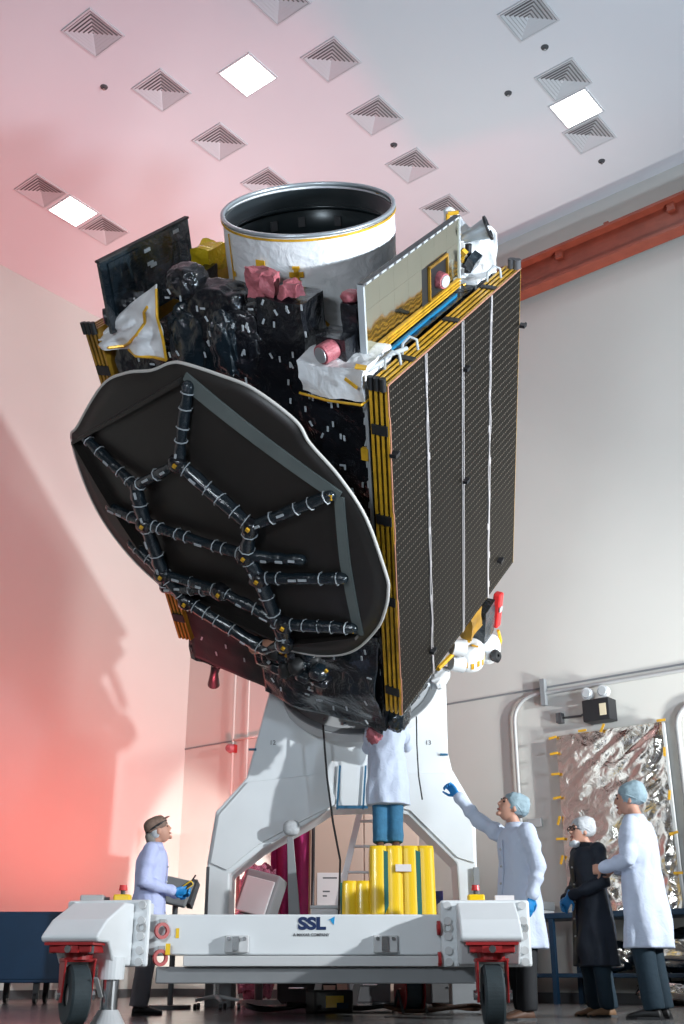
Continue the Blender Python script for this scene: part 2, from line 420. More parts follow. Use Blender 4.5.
ceiling_item(-5.08, 11.28, (fr_src, lv_src, bk_src), 'air_diffuser', 'air diffuser beside the lamp near the rust red rail, farther from the rail', 'vent', 'diffusers beside lamps')
ceiling_item(-5.31, 12.51, (fr_src, lv_src, bk_src), 'air_diffuser', 'air diffuser beside the lamp near the rust red rail, on the rail side', 'vent', 'diffusers beside lamps')
for x, y, lb in ((-8.49, 8.41, 'bright square ceiling lamp standing alone between two rows of diffusers'),
                 (-12.8, 8.77, 'bright square ceiling lamp between two diffusers by the left wall'),
                 (-5.2, 11.89, 'bright square ceiling lamp between two diffusers near the rust red rail')):
    ceiling_item(x, y, (fr_src, pn_src), 'ceiling_lamp', lb, 'ceiling lamp', 'square ceiling lamps')
for x in (-10.6, -4.0, 2.6, 8.5):
    for y in (-6, -1, 4):
        ceiling_item(x, y, (fr_src, pn_src), 'ceiling_lamp', 'square ceiling lamp farther along the hall ceiling', 'ceiling lamp', 'ceiling lamps down the hall')
for s_ in SRC: bpy.data.objects.remove(s_)
for (x, y), lb in (((-10.24, 7.29), 'small dark sprinkler head in the pink ceiling beside the diffuser row'),
                   ((-4.99, 10.59), 'small dark sprinkler head between two pale diffusers'),
                   ((-5.43, 13.16), 'small dark sprinkler head in the ceiling closest to the rust red rail'),
                   ((-7.73, 10.84), 'small dark sprinkler head within the middle diffuser row'),
                   ((-5.82, 11.01), 'tiny sprinkler head alone in the pale ceiling')):
    t = in_room(thing('sprinkler', lb, 'sprinkler', (x, y, HC), 0, 'ceiling sprinklers'))
    MB().cyl((0, 0, 0), (0, 0, -.012), .055, .05, 14).build('rose', 'dark_grey', t)
    MB().cyl((0, 0, -.012), (0, 0, -.05), .015, .02, 10).build('head', 'chrome', t)

# crane rail along the right wall
rl = in_room(thing('crane_rail', 'rust red steel crane rail running along the right wall under the ceiling', 'rail', (0, YB, 10.62)))
x0, x1 = -14.9, 12.9
MB().bb(x0, x1, -.42, -.06, 0.50, 0.55).build('top_flange', 'rust_steel', rl)
MB().bb(x0, x1, -.26, -.22, 0.05, 0.50).build('web', 'rust_steel', rl)
MB().bb(x0, x1, -.36, -.12, 0.0, 0.05).build('bottom_flange', 'rust_steel', rl)
MB().bb(x0, x1, -.27, -.21, 0.55, 0.61).build('running_rail', 'grey_paint', rl)
for k in range(14):
    x = -14.2 + k * 1.9
    MB().bb(x, x + .12, -.34, 0, 0.36, 0.5).build('wall_bracket', 'rust_steel', rl)
    MB().bb(x + .9, x + .98, -.40, -.30, 0.55, 0.60).build('rail_clip', 'rust_steel', rl)

# conduits and emergency light on the right wall
def bend(p, q, r_, k=8):      # quarter bend between vertical line through p (up) and horizontal line through q
    return [(p[0] + r_ * (1 - math.cos(t)), p[1], q[2] - r_ + r_ * math.sin(t)) for t in [math.pi / 2 * i / k for i in range(k + 1)]]
yc = YB - .06
cd = in_room(thing('conduit', 'thin grey steel conduit rising from behind the workers and turning along the right wall', 'pipe', (0, 0, 0)))
MB().tube([(-8.03, yc, 0.12)] + bend((-8.03, yc), (0, 0, 4.06), .35) + [(-5.0, yc, 4.06), (XR - .1, yc, 4.06)], .028, 10).build('pipe', 'conduit_steel', cd, smooth=True)
for x in (-7.52, -4.2): MB().bb(x - .035, x + .035, yc - .05, YB - .025, 3.88, 4.26).build('strut_channel', 'grey_paint', cd)
cd = in_room(thing('conduit', 'short grey conduit bending over the wall to the right of the foil panel', 'pipe', (0, 0, 0)))
MB().tube([(-5.60, yc, 0.12)] + bend((-5.60, yc), (0, 0, 3.62), .30) + [(-4.0, yc, 3.62)], .04, 10).build('pipe', 'conduit_steel', cd, smooth=True)
cd = in_room(thing('conduit', 'thin pink-lit pipe pair standing on the wall by the room corner', 'pipe', (0, 0, 0)))
MB().tube([(-13.72, yc, .12), (-13.72, yc, 8.5)], .022, 8).build('pipe', 'wall_paint', cd, smooth=True)
MB().tube([(-13.72, yc, 4.15), (-12.9, yc, 4.15)], .02, 8).build('branch_pipe', 'wall_paint', cd, smooth=True)
al = in_room(thing('alarm_bell', 'small round red fire alarm fitted on the corner wall pipe', 'alarm', (-13.72, YB - .1, 4.0)))
MB().cyl((0, 0, 0), (0, -.09, 0), .085, .06, 20).build('bell', 'pink_cover', al, smooth=False, bevel=.01)
MB().bb(-.06, .06, 0.0, .09, -.07, .07).build('back_box', 'red_paint', al)
em = in_room(thing('emergency_light', 'black battery box with two round lamps mounted above the foil panel', 'light', (-6.65, YB - .13, 3.52)))
MB().bb(-.20, .20, -.12, .12, 0, .30).build('battery_box', 'black_plastic', em, bevel=.012)
MB().bb(.06, .155, -.126, -.119, .06, .22).build('label_plate', 'cream_label', em)
for x in (-.14, .10):
    h = MB().cyl((x, -.02, .30), (x, -.02, .34), .018, n=10)
    h.cyl((x, .03, .41), (x, -.07, .40), .075, .082, 22)
    l_ = h.build('lamp_head', 'pale_grey', em)
    MB().cyl((x, -.071, .40), (x, -.082, .40), .066, .058, 22).build('lens', 'lens_glass', l_)
MB().tube([(-.20, .03, .17), (-.30, .03, .13), (-.5, .06, .14), (-.62, .09, .15)], .016, 8).build('cable', 'dark_grey', em, smooth=True)
MB().bb(-.69, -.61, .03, .13, .08, .22).build('socket_box', 'dark_grey', em)

# blue steel bench with the foil panel
bn = in_room(thing('workbench', 'long blue steel bench with lower shelf along the right wall', 'bench', (-6.5, YB - .53, 0)))
MB().bb(-1.7, 1.6, -.36, .40, .98, 1.05).build('bench_top', 'bench_blue', bn, bevel=.01)
MB().bb(-1.6, 1.5, -.30, .36, .30, .35).build('shelf', 'bench_blue', bn, bevel=.008)
for x in (-1.55, -.72, .45, 1.45):
    for y in (-.32, .34): MB().bb(x - .03, x + .03, y - .03, y + .03, 0, .98).build('leg', 'bench_blue', bn)
def foil(u, v):
    x = -7.33 + 1.56 * u; z = 1.06 + 2.34 * v
    q = Vector((u * 3.0, v * 5.2, 0.3))
    a = noise.noise(Vector((u * 2.2 + v * 2.6, v * 9 - u * 3.5, 0.1))) * .05 + noise.noise(Vector((u * 3 + v * 2, v * 24 - u * 11, 0.7))) * .016 + noise.noise(q * 2.3) * .014 + (1 - abs(noise.noise(q * 1.3)) * 2) * .028 * (1 - v * .7)
    a *= .35 + .65 * min(1, max(u * 1.3 - .1, 1.1 - 1.6 * v))
    e = min(u, 1 - u, 1 - v) * 12
    return (x + .012 * noise.noise(q * 2), YB - .16 - a * min(1, max(.15, e)), z)
fp = in_room(thing('foil_screen', 'tall crumpled silver foil panel taped with yellow tabs standing on the blue bench', 'foil panel', (0, 0, 0)))
MB().sheet(foil, 90, 130).build('foil_sheet', 'silver_foil', fp, smooth=True)
MB().bb(-7.33, -5.77, YB - .09, YB - .05, 1.052, 3.4).build('backing_board', 'pale_grey', fp)
for x, z, a in [(-7.36, 3.38, 8), (-7.36, 3.16, 4), (-7.36, 2.88, 0), (-7.36, 2.56, 6), (-7.36, 2.26, 70), (-7.36, 2.02, 0), (-7.36, 1.75, 70), (-6.9, 3.42, 0), (-6.6, 3.42, 60), (-5.76, 3.41, 0), (-5.76, 3.0, 85), (-5.76, 2.45, 80), (-5.76, 1.98, 10), (-5.76, 1.5, 0), (-6.35, 1.9, 5), (-6.3, 1.35, 0)]:
    MB().box((x, YB - .20, z), (.12, .012, .032), rotM(0, -a, 0)).build('tape_tab', 'kapton', fp)
for x, y, z, s_, lb in ((-5.7, YB - .45, .36, (.42, .28, .24), 'crumpled silver foil bundle on the bench shelf below the foil panel'),
                    (-6.7, YB - .42, .36, (.40, .26, .18), 'low silver foil wrapped parcel on the bench shelf behind the dark-coated worker')):
    o = in_room(blob((0, 0, s_[2]), s_, .22, 2.4, x).build('foil_bundle', 'silver_foil', smooth=True)); o.location = (x, y, z + .01)
    tag(o, lb, 'foil bundle')
o = in_room(blob((0, 0, .12), (.40, .26, .12), .25, 2.4, 9).build('foil_bundle', 'silver_foil', smooth=True)); o.location = (-5.8, YB - .62, .02)
tag(o, 'silver foil heap lying on the floor under the blue bench', 'foil bundle')
bx = in_room(thing('equipment_case', 'flat grey-green equipment case lying on the bench between two workers', 'case', (-7.75, YB - .42, 1.05)))
MB().bb(-.24, .24, -.2, .2, 0, .06).build('lower_shell', 'pale_grey', bx, bevel=.01)
MB().bb(-.25, .25, -.21, .21, .06, .17).build('lid', 'grey_paint', bx, bevel=.015)
bd = in_room(thing('poster_board', 'dark nebula picture board leaning by the wall behind the reaching worker', 'poster', (-8.85, YB - .35, 0)))
MB().box((0, 0, 1.42), (.22, .025, .80)).build('picture', 'nebula_print', bd)
MB().box((-.38, -.2, 1.2), (.35, .02, .42)).build('picture', 'nebula_print', bd)
for x in (-.38, 0): MB().cyl((x, .02 if x else .03, 0), (x, .02 if x else .03, 1.2), .02, n=8).build('post', 'dark_grey', bd)
MB().bb(-.6, .2, -.25, .2, 0, .03).build('foot', 'dark_grey', bd)
wb = in_room(tag(MB().bb(-.11, .11, -.04, .0, -.06, .06).build('switch_box', 'conduit_steel', bevel=.008), 'small grey switch box on the wall behind the reaching worker', 'switch')); wb.location = (-7.83, YB, 2.28)

# blue cabinet on castors against the left side
cb = in_room(thing('rolling_cabinet', 'dark blue steel cabinet on black castors by the left wall', 'cabinet', (-12.1, 9.0, 0), PHI))
cb.location = G @ Vector((-3.75, 14.6, 0)); cb.rotation_euler = (0, 0, PHI)
MB().bb(-.62, .62, 0, .7, .24, 1.06).build('body', 'blue_steel', cb, bevel=.012)
MB().bb(-.60, .60, -.012, 0, .28, 1.02).build('door', 'blue_steel', cb, bevel=.006)
for x in (-.5, 0.0, .5):
    for y in (.1, .6):
        c_ = MB().cyl((x - .02, y, .065), (x + .02, y, .065), .065, n=18).build('castor', 'black_plastic', cb)
        MB().bb(x - .035, x + .035, y - .03, y + .03, .06, .24).build('fork', 'dark_grey', c_)
ck = in_room(thing('tool_trolley', 'dark trolley with bent tubular handle beside the blue cabinet', 'trolley', G @ Vector((-4.62, 14.3, 0)), PHI))
MB().bb(-.3, .18, 0, .5, .3, .95).build('body', 'dark_grey', ck, bevel=.02)
MB().tube([(.22, 0, .35), (.24, 0, .8), (.27, 0, 1.05), (.2, .1, 1.1), (0, .2, 1.12)], .02, 8).build('handle', 'chrome', ck, smooth=True)
for x in (-.2, .12):
    for y in (.08, .42): MB().cyl((x - .02, y, .07), (x + .02, y, .07), .07, n=16).build('castor', 'black_plastic', ck); MB().bb(x - .03, x + .03, y - .02, y + .02, .07, .3).build('fork', 'dark_grey', ck)

# ================================================================== THE DOLLY WITH ITS TILT STAND (camera axes from here on)
dl = thing('tilt_dolly', 'white wheeled tilting dolly with A-frame stand carrying the satellite', 'dolly', (0, 9.0, 0))
def D(x0, x1, y0, y1, z0, z1): return MB().bb(x0, x1, y0 - 9.0, y1 - 9.0, z0, z1)
fb = D(-1.50, .76, 9.0, 9.32, .47, .76).build('front_beam', 'white_paint', dl, bevel=.012)
D(-1.20, .74, 8.965, 9.32, .39, .465).build('beam_ledge', 'pale_grey', dl, bevel=.006)
D(-1.41, 1.01, 9.02, 9.26, .27, .388).build('lower_beam', 'grey_paint', dl, bevel=.01)
D(.76, 1.40, 8.985, 9.32, .40, .855).build('beam_end', 'white_paint', dl, bevel=.01)
D(-2.1, -1.50, 8.985, 9.32, .40, .855).build('beam_end', 'white_paint', dl, bevel=.01)
for x in (-1.12, .92): D(x, x + .2, 9.32, 14.2, .42, .70).build('side_beam', 'grey_paint', dl, bevel=.01)
D(-1.15, 1.15, 9.32, 14.2, .705, .76).build('deck', 'white_paint', dl)
D(-1.65, 1.65, 13.0, 13.9, .45, .70).build('rear_beam', 'grey_paint', dl, bevel=.01)
for x in (-1.50, 1.20): D(x, x + .30, 13.1, 13.5, 0.0, .45).build('support_leg', 'grey_paint', dl, bevel=.01)
# latches on the front beam
for x in (-.80, .33):
    lt = D(x - .09, x + .09, 8.955, 9.0, .485, .61).build('latch', 'pale_grey', dl, bevel=.006)
    MB().bb(x - .03, x + .02, -.075, -.045, .50, .60).build('hook', 'chrome', lt)
    for k in (-.06, .06): MB().cyl((x + k, -.045, .585), (x + k, -.06, .585), .014, n=10).build('bolt', 'chrome', lt)
# lettering on the front beam
Mx = lambda x, y, z, s=1: Matrix.Translation((x, y, z)) @ Matrix.Rotation(R(90), 4, 'X') @ Matrix.Diagonal((s, 1, 1, 1))
text_mesh('logo_lettering', 'SSL', .118, .001, 'logo_navy', dl, Mx(-.232, -.003, .690, 1.25), bold=.006)
MB().prism([(-.115, .715), (-.055, .745), (-.062, .685), (-.078, .70), (-.09, .722)], lambda a, b, d: Vector((a, d, b)), -.004, 0).build('logo_arrow', 'logo_cyan', dl)
text_mesh('logo_caption', 'A MAXAR COMPANY', .029, .001, 'print_grey', dl, Mx(-.235, -.003, .612, 1.0), bold=.0006)

def make_outrigger(x, y, ang, bolts, flange_side):
    """box arm towards the camera with sloping top, red swivel castor under its end; local +Y is the arm's direction"""
    M = Matrix.Translation((x, y - 9.0, 0)) @ Matrix.Rotation(R(180 + ang), 4, 'Z')
    prof = [(0, .39), (0, .83), (.16, .83), (.47, .70), (.60, .60), (.62, .575), (.60, .545), (.42, .545), (.30, .40)]
    mb = MB().prism(prof, lambda a, b, d: Vector((d, a, b)), -.22, .22).move(M)
    arm = mb.build('outrigger', 'white_paint', dl, bevel=.016, seg=3)
    MB().bb(-.34, .34, -.05, .0, .385, .86).move(M).build('flange', 'white_paint', arm, bevel=.02)
    for sx in (-.285, .285):
        for z in (.82, .71, .60, .50, .42):
            MB().cyl((sx, 0, z), (sx, .022, z), .030, n=12).move(M).build('bolt', 'pale_grey', arm)
        MB().lathe([(.022, .002), (.04, .002), (.04, .012), (.022, .012)], n=16).move(Matrix.Translation((sx, 0, .66)) @ Matrix.Rotation(R(-90), 4, 'X')).move(M).build('lifting_eye', 'conduit_steel', arm)
    return arm, M
def make_caster(M, turn, side_arm=True):
    """M: outrigger matrix; castor hangs below the arm end"""
    T = M @ Matrix.Translation((0, .44, 0))
    W = T @ Matrix.Rotation(R(turn), 4, 'Z')
    ct = MB().bb(-.185, .185, -.13, .175, .525, .544).move(T).build('caster', 'red_paint', dl)
    MB().bb(-.16, .16, -.1, .15, .475, .524).move(T).build('mount_block', 'red_paint', ct, bevel=.008)
    MB().bb(-.07, .07, .15, .168, .475, .52).move(T).build('lock_tab', 'red_paint', ct)
    MB().cyl((0, .168, .498), (0, .185, .498), .025, n=12).move(T).build('bolt', 'chrome', ct)
    for sx in (-.15, .15): MB().cyl((sx, .12, .47), (sx, .12, .52), .022, n=8).move(T).build('bolt', 'dark_grey', ct)
    MB().lathe([(0.001, .43), (.10, .43), (.10, .475), (0.001, .475)], n=20).move(W).build('swivel', 'red_paint', ct)
    MB().bb(-.12, .12, -.07, .07, .415, .44).move(W).build('fork_crown', 'red_paint', ct, bevel=.006)
    for sx in (-1, 1):
        pr = [(-.085, .43), (.085, .43), (.035, .15), (-.035, .15)]
        MB().prism(pr, lambda a, b, d: Vector((d, a, b)), sx * .098, sx * .112).move(W).build('fork_leg', 'red_paint', ct, bevel=.004)
        MB().cyl((sx * .112, 0, .20), (sx * .135, 0, .20), .034, n=14).move(W).build('axle_nut', 'chrome', ct)
    MB().lathe([(.075, -.066), (.185, -.070), (.2, -.055), (.2, .055), (.185, .070), (.075, .066)], n=48).move(W @ Matrix.Translation((0, 0, .20)) @ Matrix.Rotation(R(90), 4, 'Y')).build('tyre', 'rubber', ct, smooth=False)
    MB().lathe([(.0, -.05), (.078, -.05), (.078, .05), (.0, .05)], n=24).move(W @ Matrix.Translation((0, 0, .20)) @ Matrix.Rotation(R(90), 4, 'Y')).build('hub', 'conduit_steel', ct)
    return ct
armR, MR = make_outrigger(1.09, 8.93, -3, 5, -1)
make_caster(MR, 2)
armL, ML = make_outrigger(-1.79, 8.93, -13, 5, 1)
make_caster(ML, 40)
# brake pedal of the left castor
MB().box((0, 0, 0), (.03, .16, .012), rotM(20, 0, 0)).move(ML @ Matrix.Translation((-.20, .5, .25)) @ Matrix.Rotation(R(30), 4, 'X')).build('brake_pedal', 'conduit_steel', dl)
# red tie-down rings and yellow decals at the left joint
for z in (.66, .47):
    rg = MB().lathe([(.036, -.012), (.060, -.012), (.060, .012), (.036, .012)], n=20).move(Matrix.Translation((-1.37, -.05, z - .02)) @ Matrix.Rotation(R(35), 4, 'Z') @ Matrix.Rotation(R(90), 4, 'X')).build('tie_ring', 'red_paint', dl)
    MB().bb(-1.395, -1.345, -.045, -.0, z + .035, z + .065).build('ring_plate', 'conduit_steel', rg, bevel=.005)
for z in (.66, .44):
    MB().lathe([(.03, -.012), (.052, -.012), (.052, .012), (.03, .012)], n=18).move(Matrix.Translation((.735, -.05, z)) @ Matrix.Rotation(R(90), 4, 'Y')).build('tie_ring', 'red_paint', dl)
MB().bb(-1.27, -1.245, -.004, 0, .59, .66).build('decal', 'yellow_plastic', dl)
MB().bb(-1.335, -1.30, -.05, -.04, .47, .55).build('decal', 'yellow_plastic', dl)
# levelling jack under the left joint
jk = MB().cyl((-1.68, -.33, .30), (-1.68, -.33, .45), .095, .10, 24).build('levelling_jack', 'white_paint', dl)
MB().cyl((-1.68, -.33, .10), (-1.68, -.33, .30), .062, n=24).build('jack_ram', 'chrome', jk)
MB().cyl((-1.68, -.33, .0), (-1.68, -.33, .10), .13, .07, 28).build('jack_foot', 'pale_grey', jk)
# A-frame stand: plate outline (u, z), 13.2 to 13.75 deep
def stand_piece(poly, y0, y1, name, m='white_paint', parent=dl, bevel=.02):
    return MB().prism(poly, lambda a, b, d: Vector((a, d - 9.0, b)), y0, y1).build(name, m, parent, bevel=bevel)
st = stand_piece([(-1.51, .76), (-1.26, .76), (-1.27, 1.38), (-.92, 1.65), (-.37, 1.95), (-.1, 2.12), (.34, 2.13), (.76, 2.03), (1.30, 1.50), (1.32, .76), (1.52, .76),
                  (1.54, 2.10), (1.29, 2.55), (1.25, 2.75), (1.26, 3.95), (.9, 4.1), (-.55, 4.1), (-.75, 3.9), (-.88, 3.45), (-1.12, 2.45), (-1.46, 2.07), (-1.53, 1.52)], 13.05, 13.75, 'stand_frame')
# raised web plates on the legs
stand_piece([(-1.49, 1.50), (-1.42, 2.03), (-1.10, 2.40), (-.20, 2.50), (-.05, 2.16), (-.40, 1.99), (-.95, 1.70), (-1.30, 1.42)], 13.022, 13.05, 'leg_web', parent=st, bevel=.006)
stand_piece([(1.50, 1.50), (1.50, 2.08), (1.22, 2.50), (.55, 2.50), (.40, 2.16), (.78, 2.08), (1.31, 1.56)], 13.022, 13.05, 'leg_web', parent=st, bevel=.006)
for x0_, x1_ in ((-1.53, -1.24), (1.30, 1.56)):
    MB().bb(x0_, x1_, 4.02, 4.78, .74, .80).build('foot_plate', 'white_paint', st, bevel=.008)
MB().bb(-1.535, -1.50, 4.03, 4.6, .80, 1.46).build('side_pad', 'dark_grey', st)
MB().bb(1.48, 1.545, 3.99, 4.02, .80, 1.45).build('side_pad', 'grey_paint', st)
for x, w_ in ((-.04, .022), (.26, .022)): MB().box((x, 4.012, 2.34), (w_, .012, .50), rotM(0, 4, 0)).build('tape_line', 'blue_tape', st)
MB().box((.12, 4.012, 2.115), (.36, .012, .035)).build('tape_line', 'blue_tape', st)
for x, z in ((-1.055, 2.78), (1.20, 2.72)): MB().box((x, 4.035, z), (.09, .03, .022)).build('tape_line', 'blue_tape', st)
for x in (-.82, 1.02): text_mesh('stencil_number', '13' if x > 0 else '12', .075, .001, 'print_grey', st, Mx(x, 4.045, 2.86))
# ------------------------------------------------------------------ turntable, in the satellite's own frame
SM = Matrix(((0.86797, 0.49281, -0.06143, -1.01), (-0.3257, 0.4715, -0.81951, 8.8057), (-0.3749, 0.73132, 0.56976, 5.5963), (0, 0, 0, 1)))
TD = Matrix.Translation((0, -9.0, 0)) @ SM
TC = (.33, 1.28, 0)
tt = MB().lathe([(.001, -4.90), (.99, -4.90), (.99, -4.78), (.001, -4.78)], c=TC, n=64).move(TD).build('turntable', 'pale_grey', dl, bevel=.01)
MB().lathe([(.90, -4.78), (.98, -4.78), (.98, -4.765), (.90, -4.765)], c=TC, n=64).move(TD).build('turntable_rim', 'grey_paint', tt)
for k in range(20):
    a = k * math.pi / 10
    p = Vector((TC[0] + .82 * math.cos(a), TC[1] + .82 * math.sin(a), -4.78)); q = p + Vector((0, 0, .025))
    MB().cyl(p, q, .022, n=6).move(TD).build('bolt', 'chrome', tt)
MB().cyl((TC[0], TC[1], -4.90), (TC[0], TC[1], -5.35), .55, .45, 32).move(TD).build('tilt_head', 'white_paint', dl)

# emergency stops and junction box on the outriggers
def e_stop(loc, label):
    t = thing('stop_button', label, 'button', loc)
    MB().bb(-.065, .065, -.05, .05, 0, .055).build('box', 'yellow_plastic', t, bevel=.012)
    MB().cyl((0, 0, .055), (0, 0, .085), .018, n=12).build('stem', 'dark_grey', t)
    MB().cyl((0, 0, .085), (0, 0, .125), .034, .028, 18).build('push_cap', 'red_cover', t)
e_stop((1.05, 9.12, .857), 'yellow stop box with red push button on the outrigger beside the reaching worker')
e_stop((-1.72, 9.12, .857), 'yellow stop box with red push button on the outrigger near the man holding a remote')
t = thing('junction_box', 'small grey metal junction box on the outrigger near the man holding a remote', 'box', (-1.95, 9.12, .857))
MB().bb(-.09, .09, -.06, .06, 0, .05).build('box', 'conduit_steel', t, bevel=.01); MB().cyl((.09, 0, .025), (.13, 0, .025), .012, n=10).build('gland', 'dark_grey', t)
t = thing('white_carton', 'little white carton lying on the outrigger beside the yellow stop box', 'box', (1.27, 9.12, .857))
MB().bb(-.075, .075, -.03, .03, 0, .045).build('body', 'paper', t, bevel=.004); MB().bb(-.076, .076, -.031, .0, .038, .047).build('flap', 'paper', t)

# ================================================================== YELLOW STEP STOOL, LADDER, CLUTTER ON AND BEHIND THE DOLLY
ss = thing('step_stool', 'bright yellow plastic two-step stool with green grip strips under the standing worker', 'stool', (.468, 12.12, .76))
def stool_block(x0, x1, h, n):
    """fluted block: front face made of rounded vertical ribs"""
    prof = []
    wv = (x1 - x0) / n
    for k in range(n):
        for i in range(8):
            a = i / 8
            prof.append((x0 + (k + a) * wv, -.30 - .028 * math.sin(math.pi * a) ** .5))
    prof += [(x1, -.30), (x1, .32), (x0, .32)]
    top = [(p[0] * .97 + .03 * (x0 + x1) / 2, p[1] * .93) for p in prof]
    return MB().loft([[Vector((a, b, 0)) for a, b in prof], [Vector((a, b, h - .03)) for a, b in top], [Vector((a * .985, b * .97, h)) for a, b in top]])
stool_block(-.19, .49, .805, 4).build('upper_step', 'yellow_plastic', ss, smooth=False, bevel=.004)
stool_block(-.47, -.18, .46, 2).build('lower_step', 'yellow_plastic', ss, smooth=False, bevel=.004)
for x, w_ in ((-.02, .05), (.315, .055)):
    MB().prism([(x - w_ / 2, .76), (x + w_ / 2, .74), (x + w_ / 2, .12 if x > .2 else .22), (x - w_ / 3, .0 if x > .2 else .13)], lambda a, b, d: Vector((a, d + (b * .028), b)), -.318, -.20).build('grip_strip', 'green_grip', ss)
MB().bb(-.485, -.465, -.28, .28, 0, .44).build('grip_strip', 'green_grip', ss)
MB().box((.16, -.33, .58), (.16, .02, .07)).build('sticker', 'paper', ss)

ld = thing('step_ladder', 'aluminium stepladder standing behind the dolly beside the yellow stool', 'ladder', (.25, 14.75, 0))
for y0, y1, nm in ((-.35, .0, 'front'), (.35, .03, 'rear')):
    for s_ in (-1, 1):
        a = Vector((s_ * .24 - .35, y0, 0)); b = Vector((s_ * .17 + .22, y1, 2.55))
        MB().box((a + b) / 2, (.075, .03, (b - a).length), Vector((0, 0, 1)).rotation_difference(b - a).to_matrix()).build('rail', 'white_paint', ld)
for k in range(7):
    f_ = (k + .8) / 8; y = -.35 + .35 * f_
    MB().box((-.35 + .57 * f_, y, 2.55 * f_), (.42 - .12 * f_, .09, .025)).build('tread', 'pale_grey', ld)
MB().box((.22, .0, 2.56), (.40, .16, .04)).build('top_cap', 'red_paint', ld)

wl = thing('work_lamp', 'round frosted lamp head on a grey post in front of the left stand leg', 'lamp', (-.53, 12.86, .76))
MB().cyl((.02, 0, 0), (.02, 0, .03), .12, n=24).build('base', 'grey_paint', wl)
MB().prism([(-.05, 0), (.09, 0), (-.02, 1.0), (-.09, 1.0)], lambda a, b, d: Vector((a, d, b)), -.03, .03).build('post', 'grey_paint', wl, bevel=.006)
blob((-.04, -.03, 1.10), (.095, .08, .085), .05, 3, 4, 3).build('lamp_head', 'cap_white', wl, smooth=True)
bt = thing('grey_monitor', 'grey boxy monitor housing tilted back, seen through the stand legs', 'monitor', (-1.02, 14.7, .0))
MB().box((0, 0, 1.26), (.48, .30, .52), rotM(-12, 14, -20)).build('housing', 'grey_paint', bt, bevel=.03)
MB().box((-.06, -.17, 1.24), (.40, .03, .44), rotM(-12, 14, -20)).build('bezel', 'pale_grey', bt, bevel=.02)
MB().cyl((0, 0, 0), (0, 0, 1.02), .05, n=12).build('stem', 'dark_grey', bt); MB().cyl((0, 0, 0), (0, 0, .05), .28, .24, 24).build('foot', 'dark_grey', bt)
bt = thing('grey_monitor', 'flat grey console box at the foot of the stand beside the man with the remote', 'monitor', (-1.80, 12.55, .0))
MB().box((0, 0, 1.16), (.34, .06, .30), rotM(-24, 12, -12)).build('screen_back', 'grey_paint', bt, bevel=.02)
MB().box((.18, .04, 1.14), (.06, .12, .28), rotM(-24, 8, -12)).build('side_panel', 'dark_grey', bt)
MB().cyl((0, .05, 0), (0, .05, 1.05), .03, n=10).build('stem', 'dark_grey', bt); MB().cyl((0, .05, 0), (0, .05, .04), .22, n=20).build('foot', 'dark_grey', bt)
def drape(u, v):
    a = u * 6.5
    return (-.98 + .52 * u, 15.9 + .07 * math.sin(a * 2.2) + .05 * noise.noise(Vector((u * 3, v * 3, 1))), .35 + 2.15 * v)
mg = thing('magenta_curtain', 'deep magenta folded curtain hanging behind the dolly stand', 'curtain')
MB().sheet(drape, 60, 30).build('cloth', 'magenta_cloth', mg, smooth=True, solid=.012)
MB().cyl((-1.45, 15.9, 2.52), (-.35, 15.9, 2.52), .02, n=10).build('rail', 'dark_grey', mg)
for x in (-1.43, -.40): MB().cyl((x, 15.9, 0), (x, 15.9, 2.56), .025, n=10).build('post', 'dark_grey', mg)
pf = blob((0, 0, .85), (.28, .18, .85), .2, 2.6, 3.3, 4).build('foil_wrap', 'pink_lit_foil', smooth=True); pf.location = (-1.12, 15.55, .02)
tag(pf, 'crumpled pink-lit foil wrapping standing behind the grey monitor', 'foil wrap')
bc = thing('beige_locker', 'tall beige locker with a paper notice behind the ladder', 'locker', (.15, 16.3, 0))
MB().bb(-.62, .95, 0, .5, 0, 2.9).build('body', 'beige_door', bc, bevel=.01)
MB().bb(-.60, .15, -.018, 0, .1, 2.86).build('door', 'beige_door', bc, bevel=.005)
MB().bb(.17, .93, -.018, 0, .1, 2.86).build('door', 'beige_door', bc, bevel=.005)
MB().bb(-.70, -.64, -.03, .03, 0, 2.9).build('corner_post', 'amber_paint', bc)
pp = MB().bb(-.50, -.14, -.026, -.019, 1.17, 1.66).build('notice', 'paper', bc)
for z, w_ in ((1.58, .2), (1.40, .1), (1.34, .06)): MB().bb(-.42, -.42 + w_, -.0275, -.0255, z, z + .02).build('print_line', 'print_grey', pp)
t = thing('white_crate', 'low white crate on the dolly deck behind the lettering', 'crate', (-.19, 12.5, .76))
MB().bb(-.14, .14, -.15, .15, 0, .22).build('body', 'paper', t, bevel=.01); MB().bb(-.15, .15, -.16, .16, .22, .25).build('lid', 'pale_grey', t, bevel=.006)
o = MB().tube([(-.22, 12.72, 3.0), (-.20, 12.7, 2.75), (-.17, 12.7, 2.4), (-.10, 12.7, 1.9), (-.02, 12.72, 1.5), (-.03, 12.74, 1.1), (-.04, 12.74, .775)], .012, 8).build('black_cable', 'black_plastic', smooth=True)
tag(o, 'thin black cable hanging from the turntable down past the blue tape', 'cable')
o = MB().tube([(.84, 12.34, 3.02), (.835, 12.32, 2.7), (.845, 12.31, 2.35), (.88, 12.33, 2.1)], .008, 8).build('black_cable', 'black_plastic', smooth=True)
tag(o, 'thin black cord hanging from the satellite corner beside the worker on the stool', 'cable')
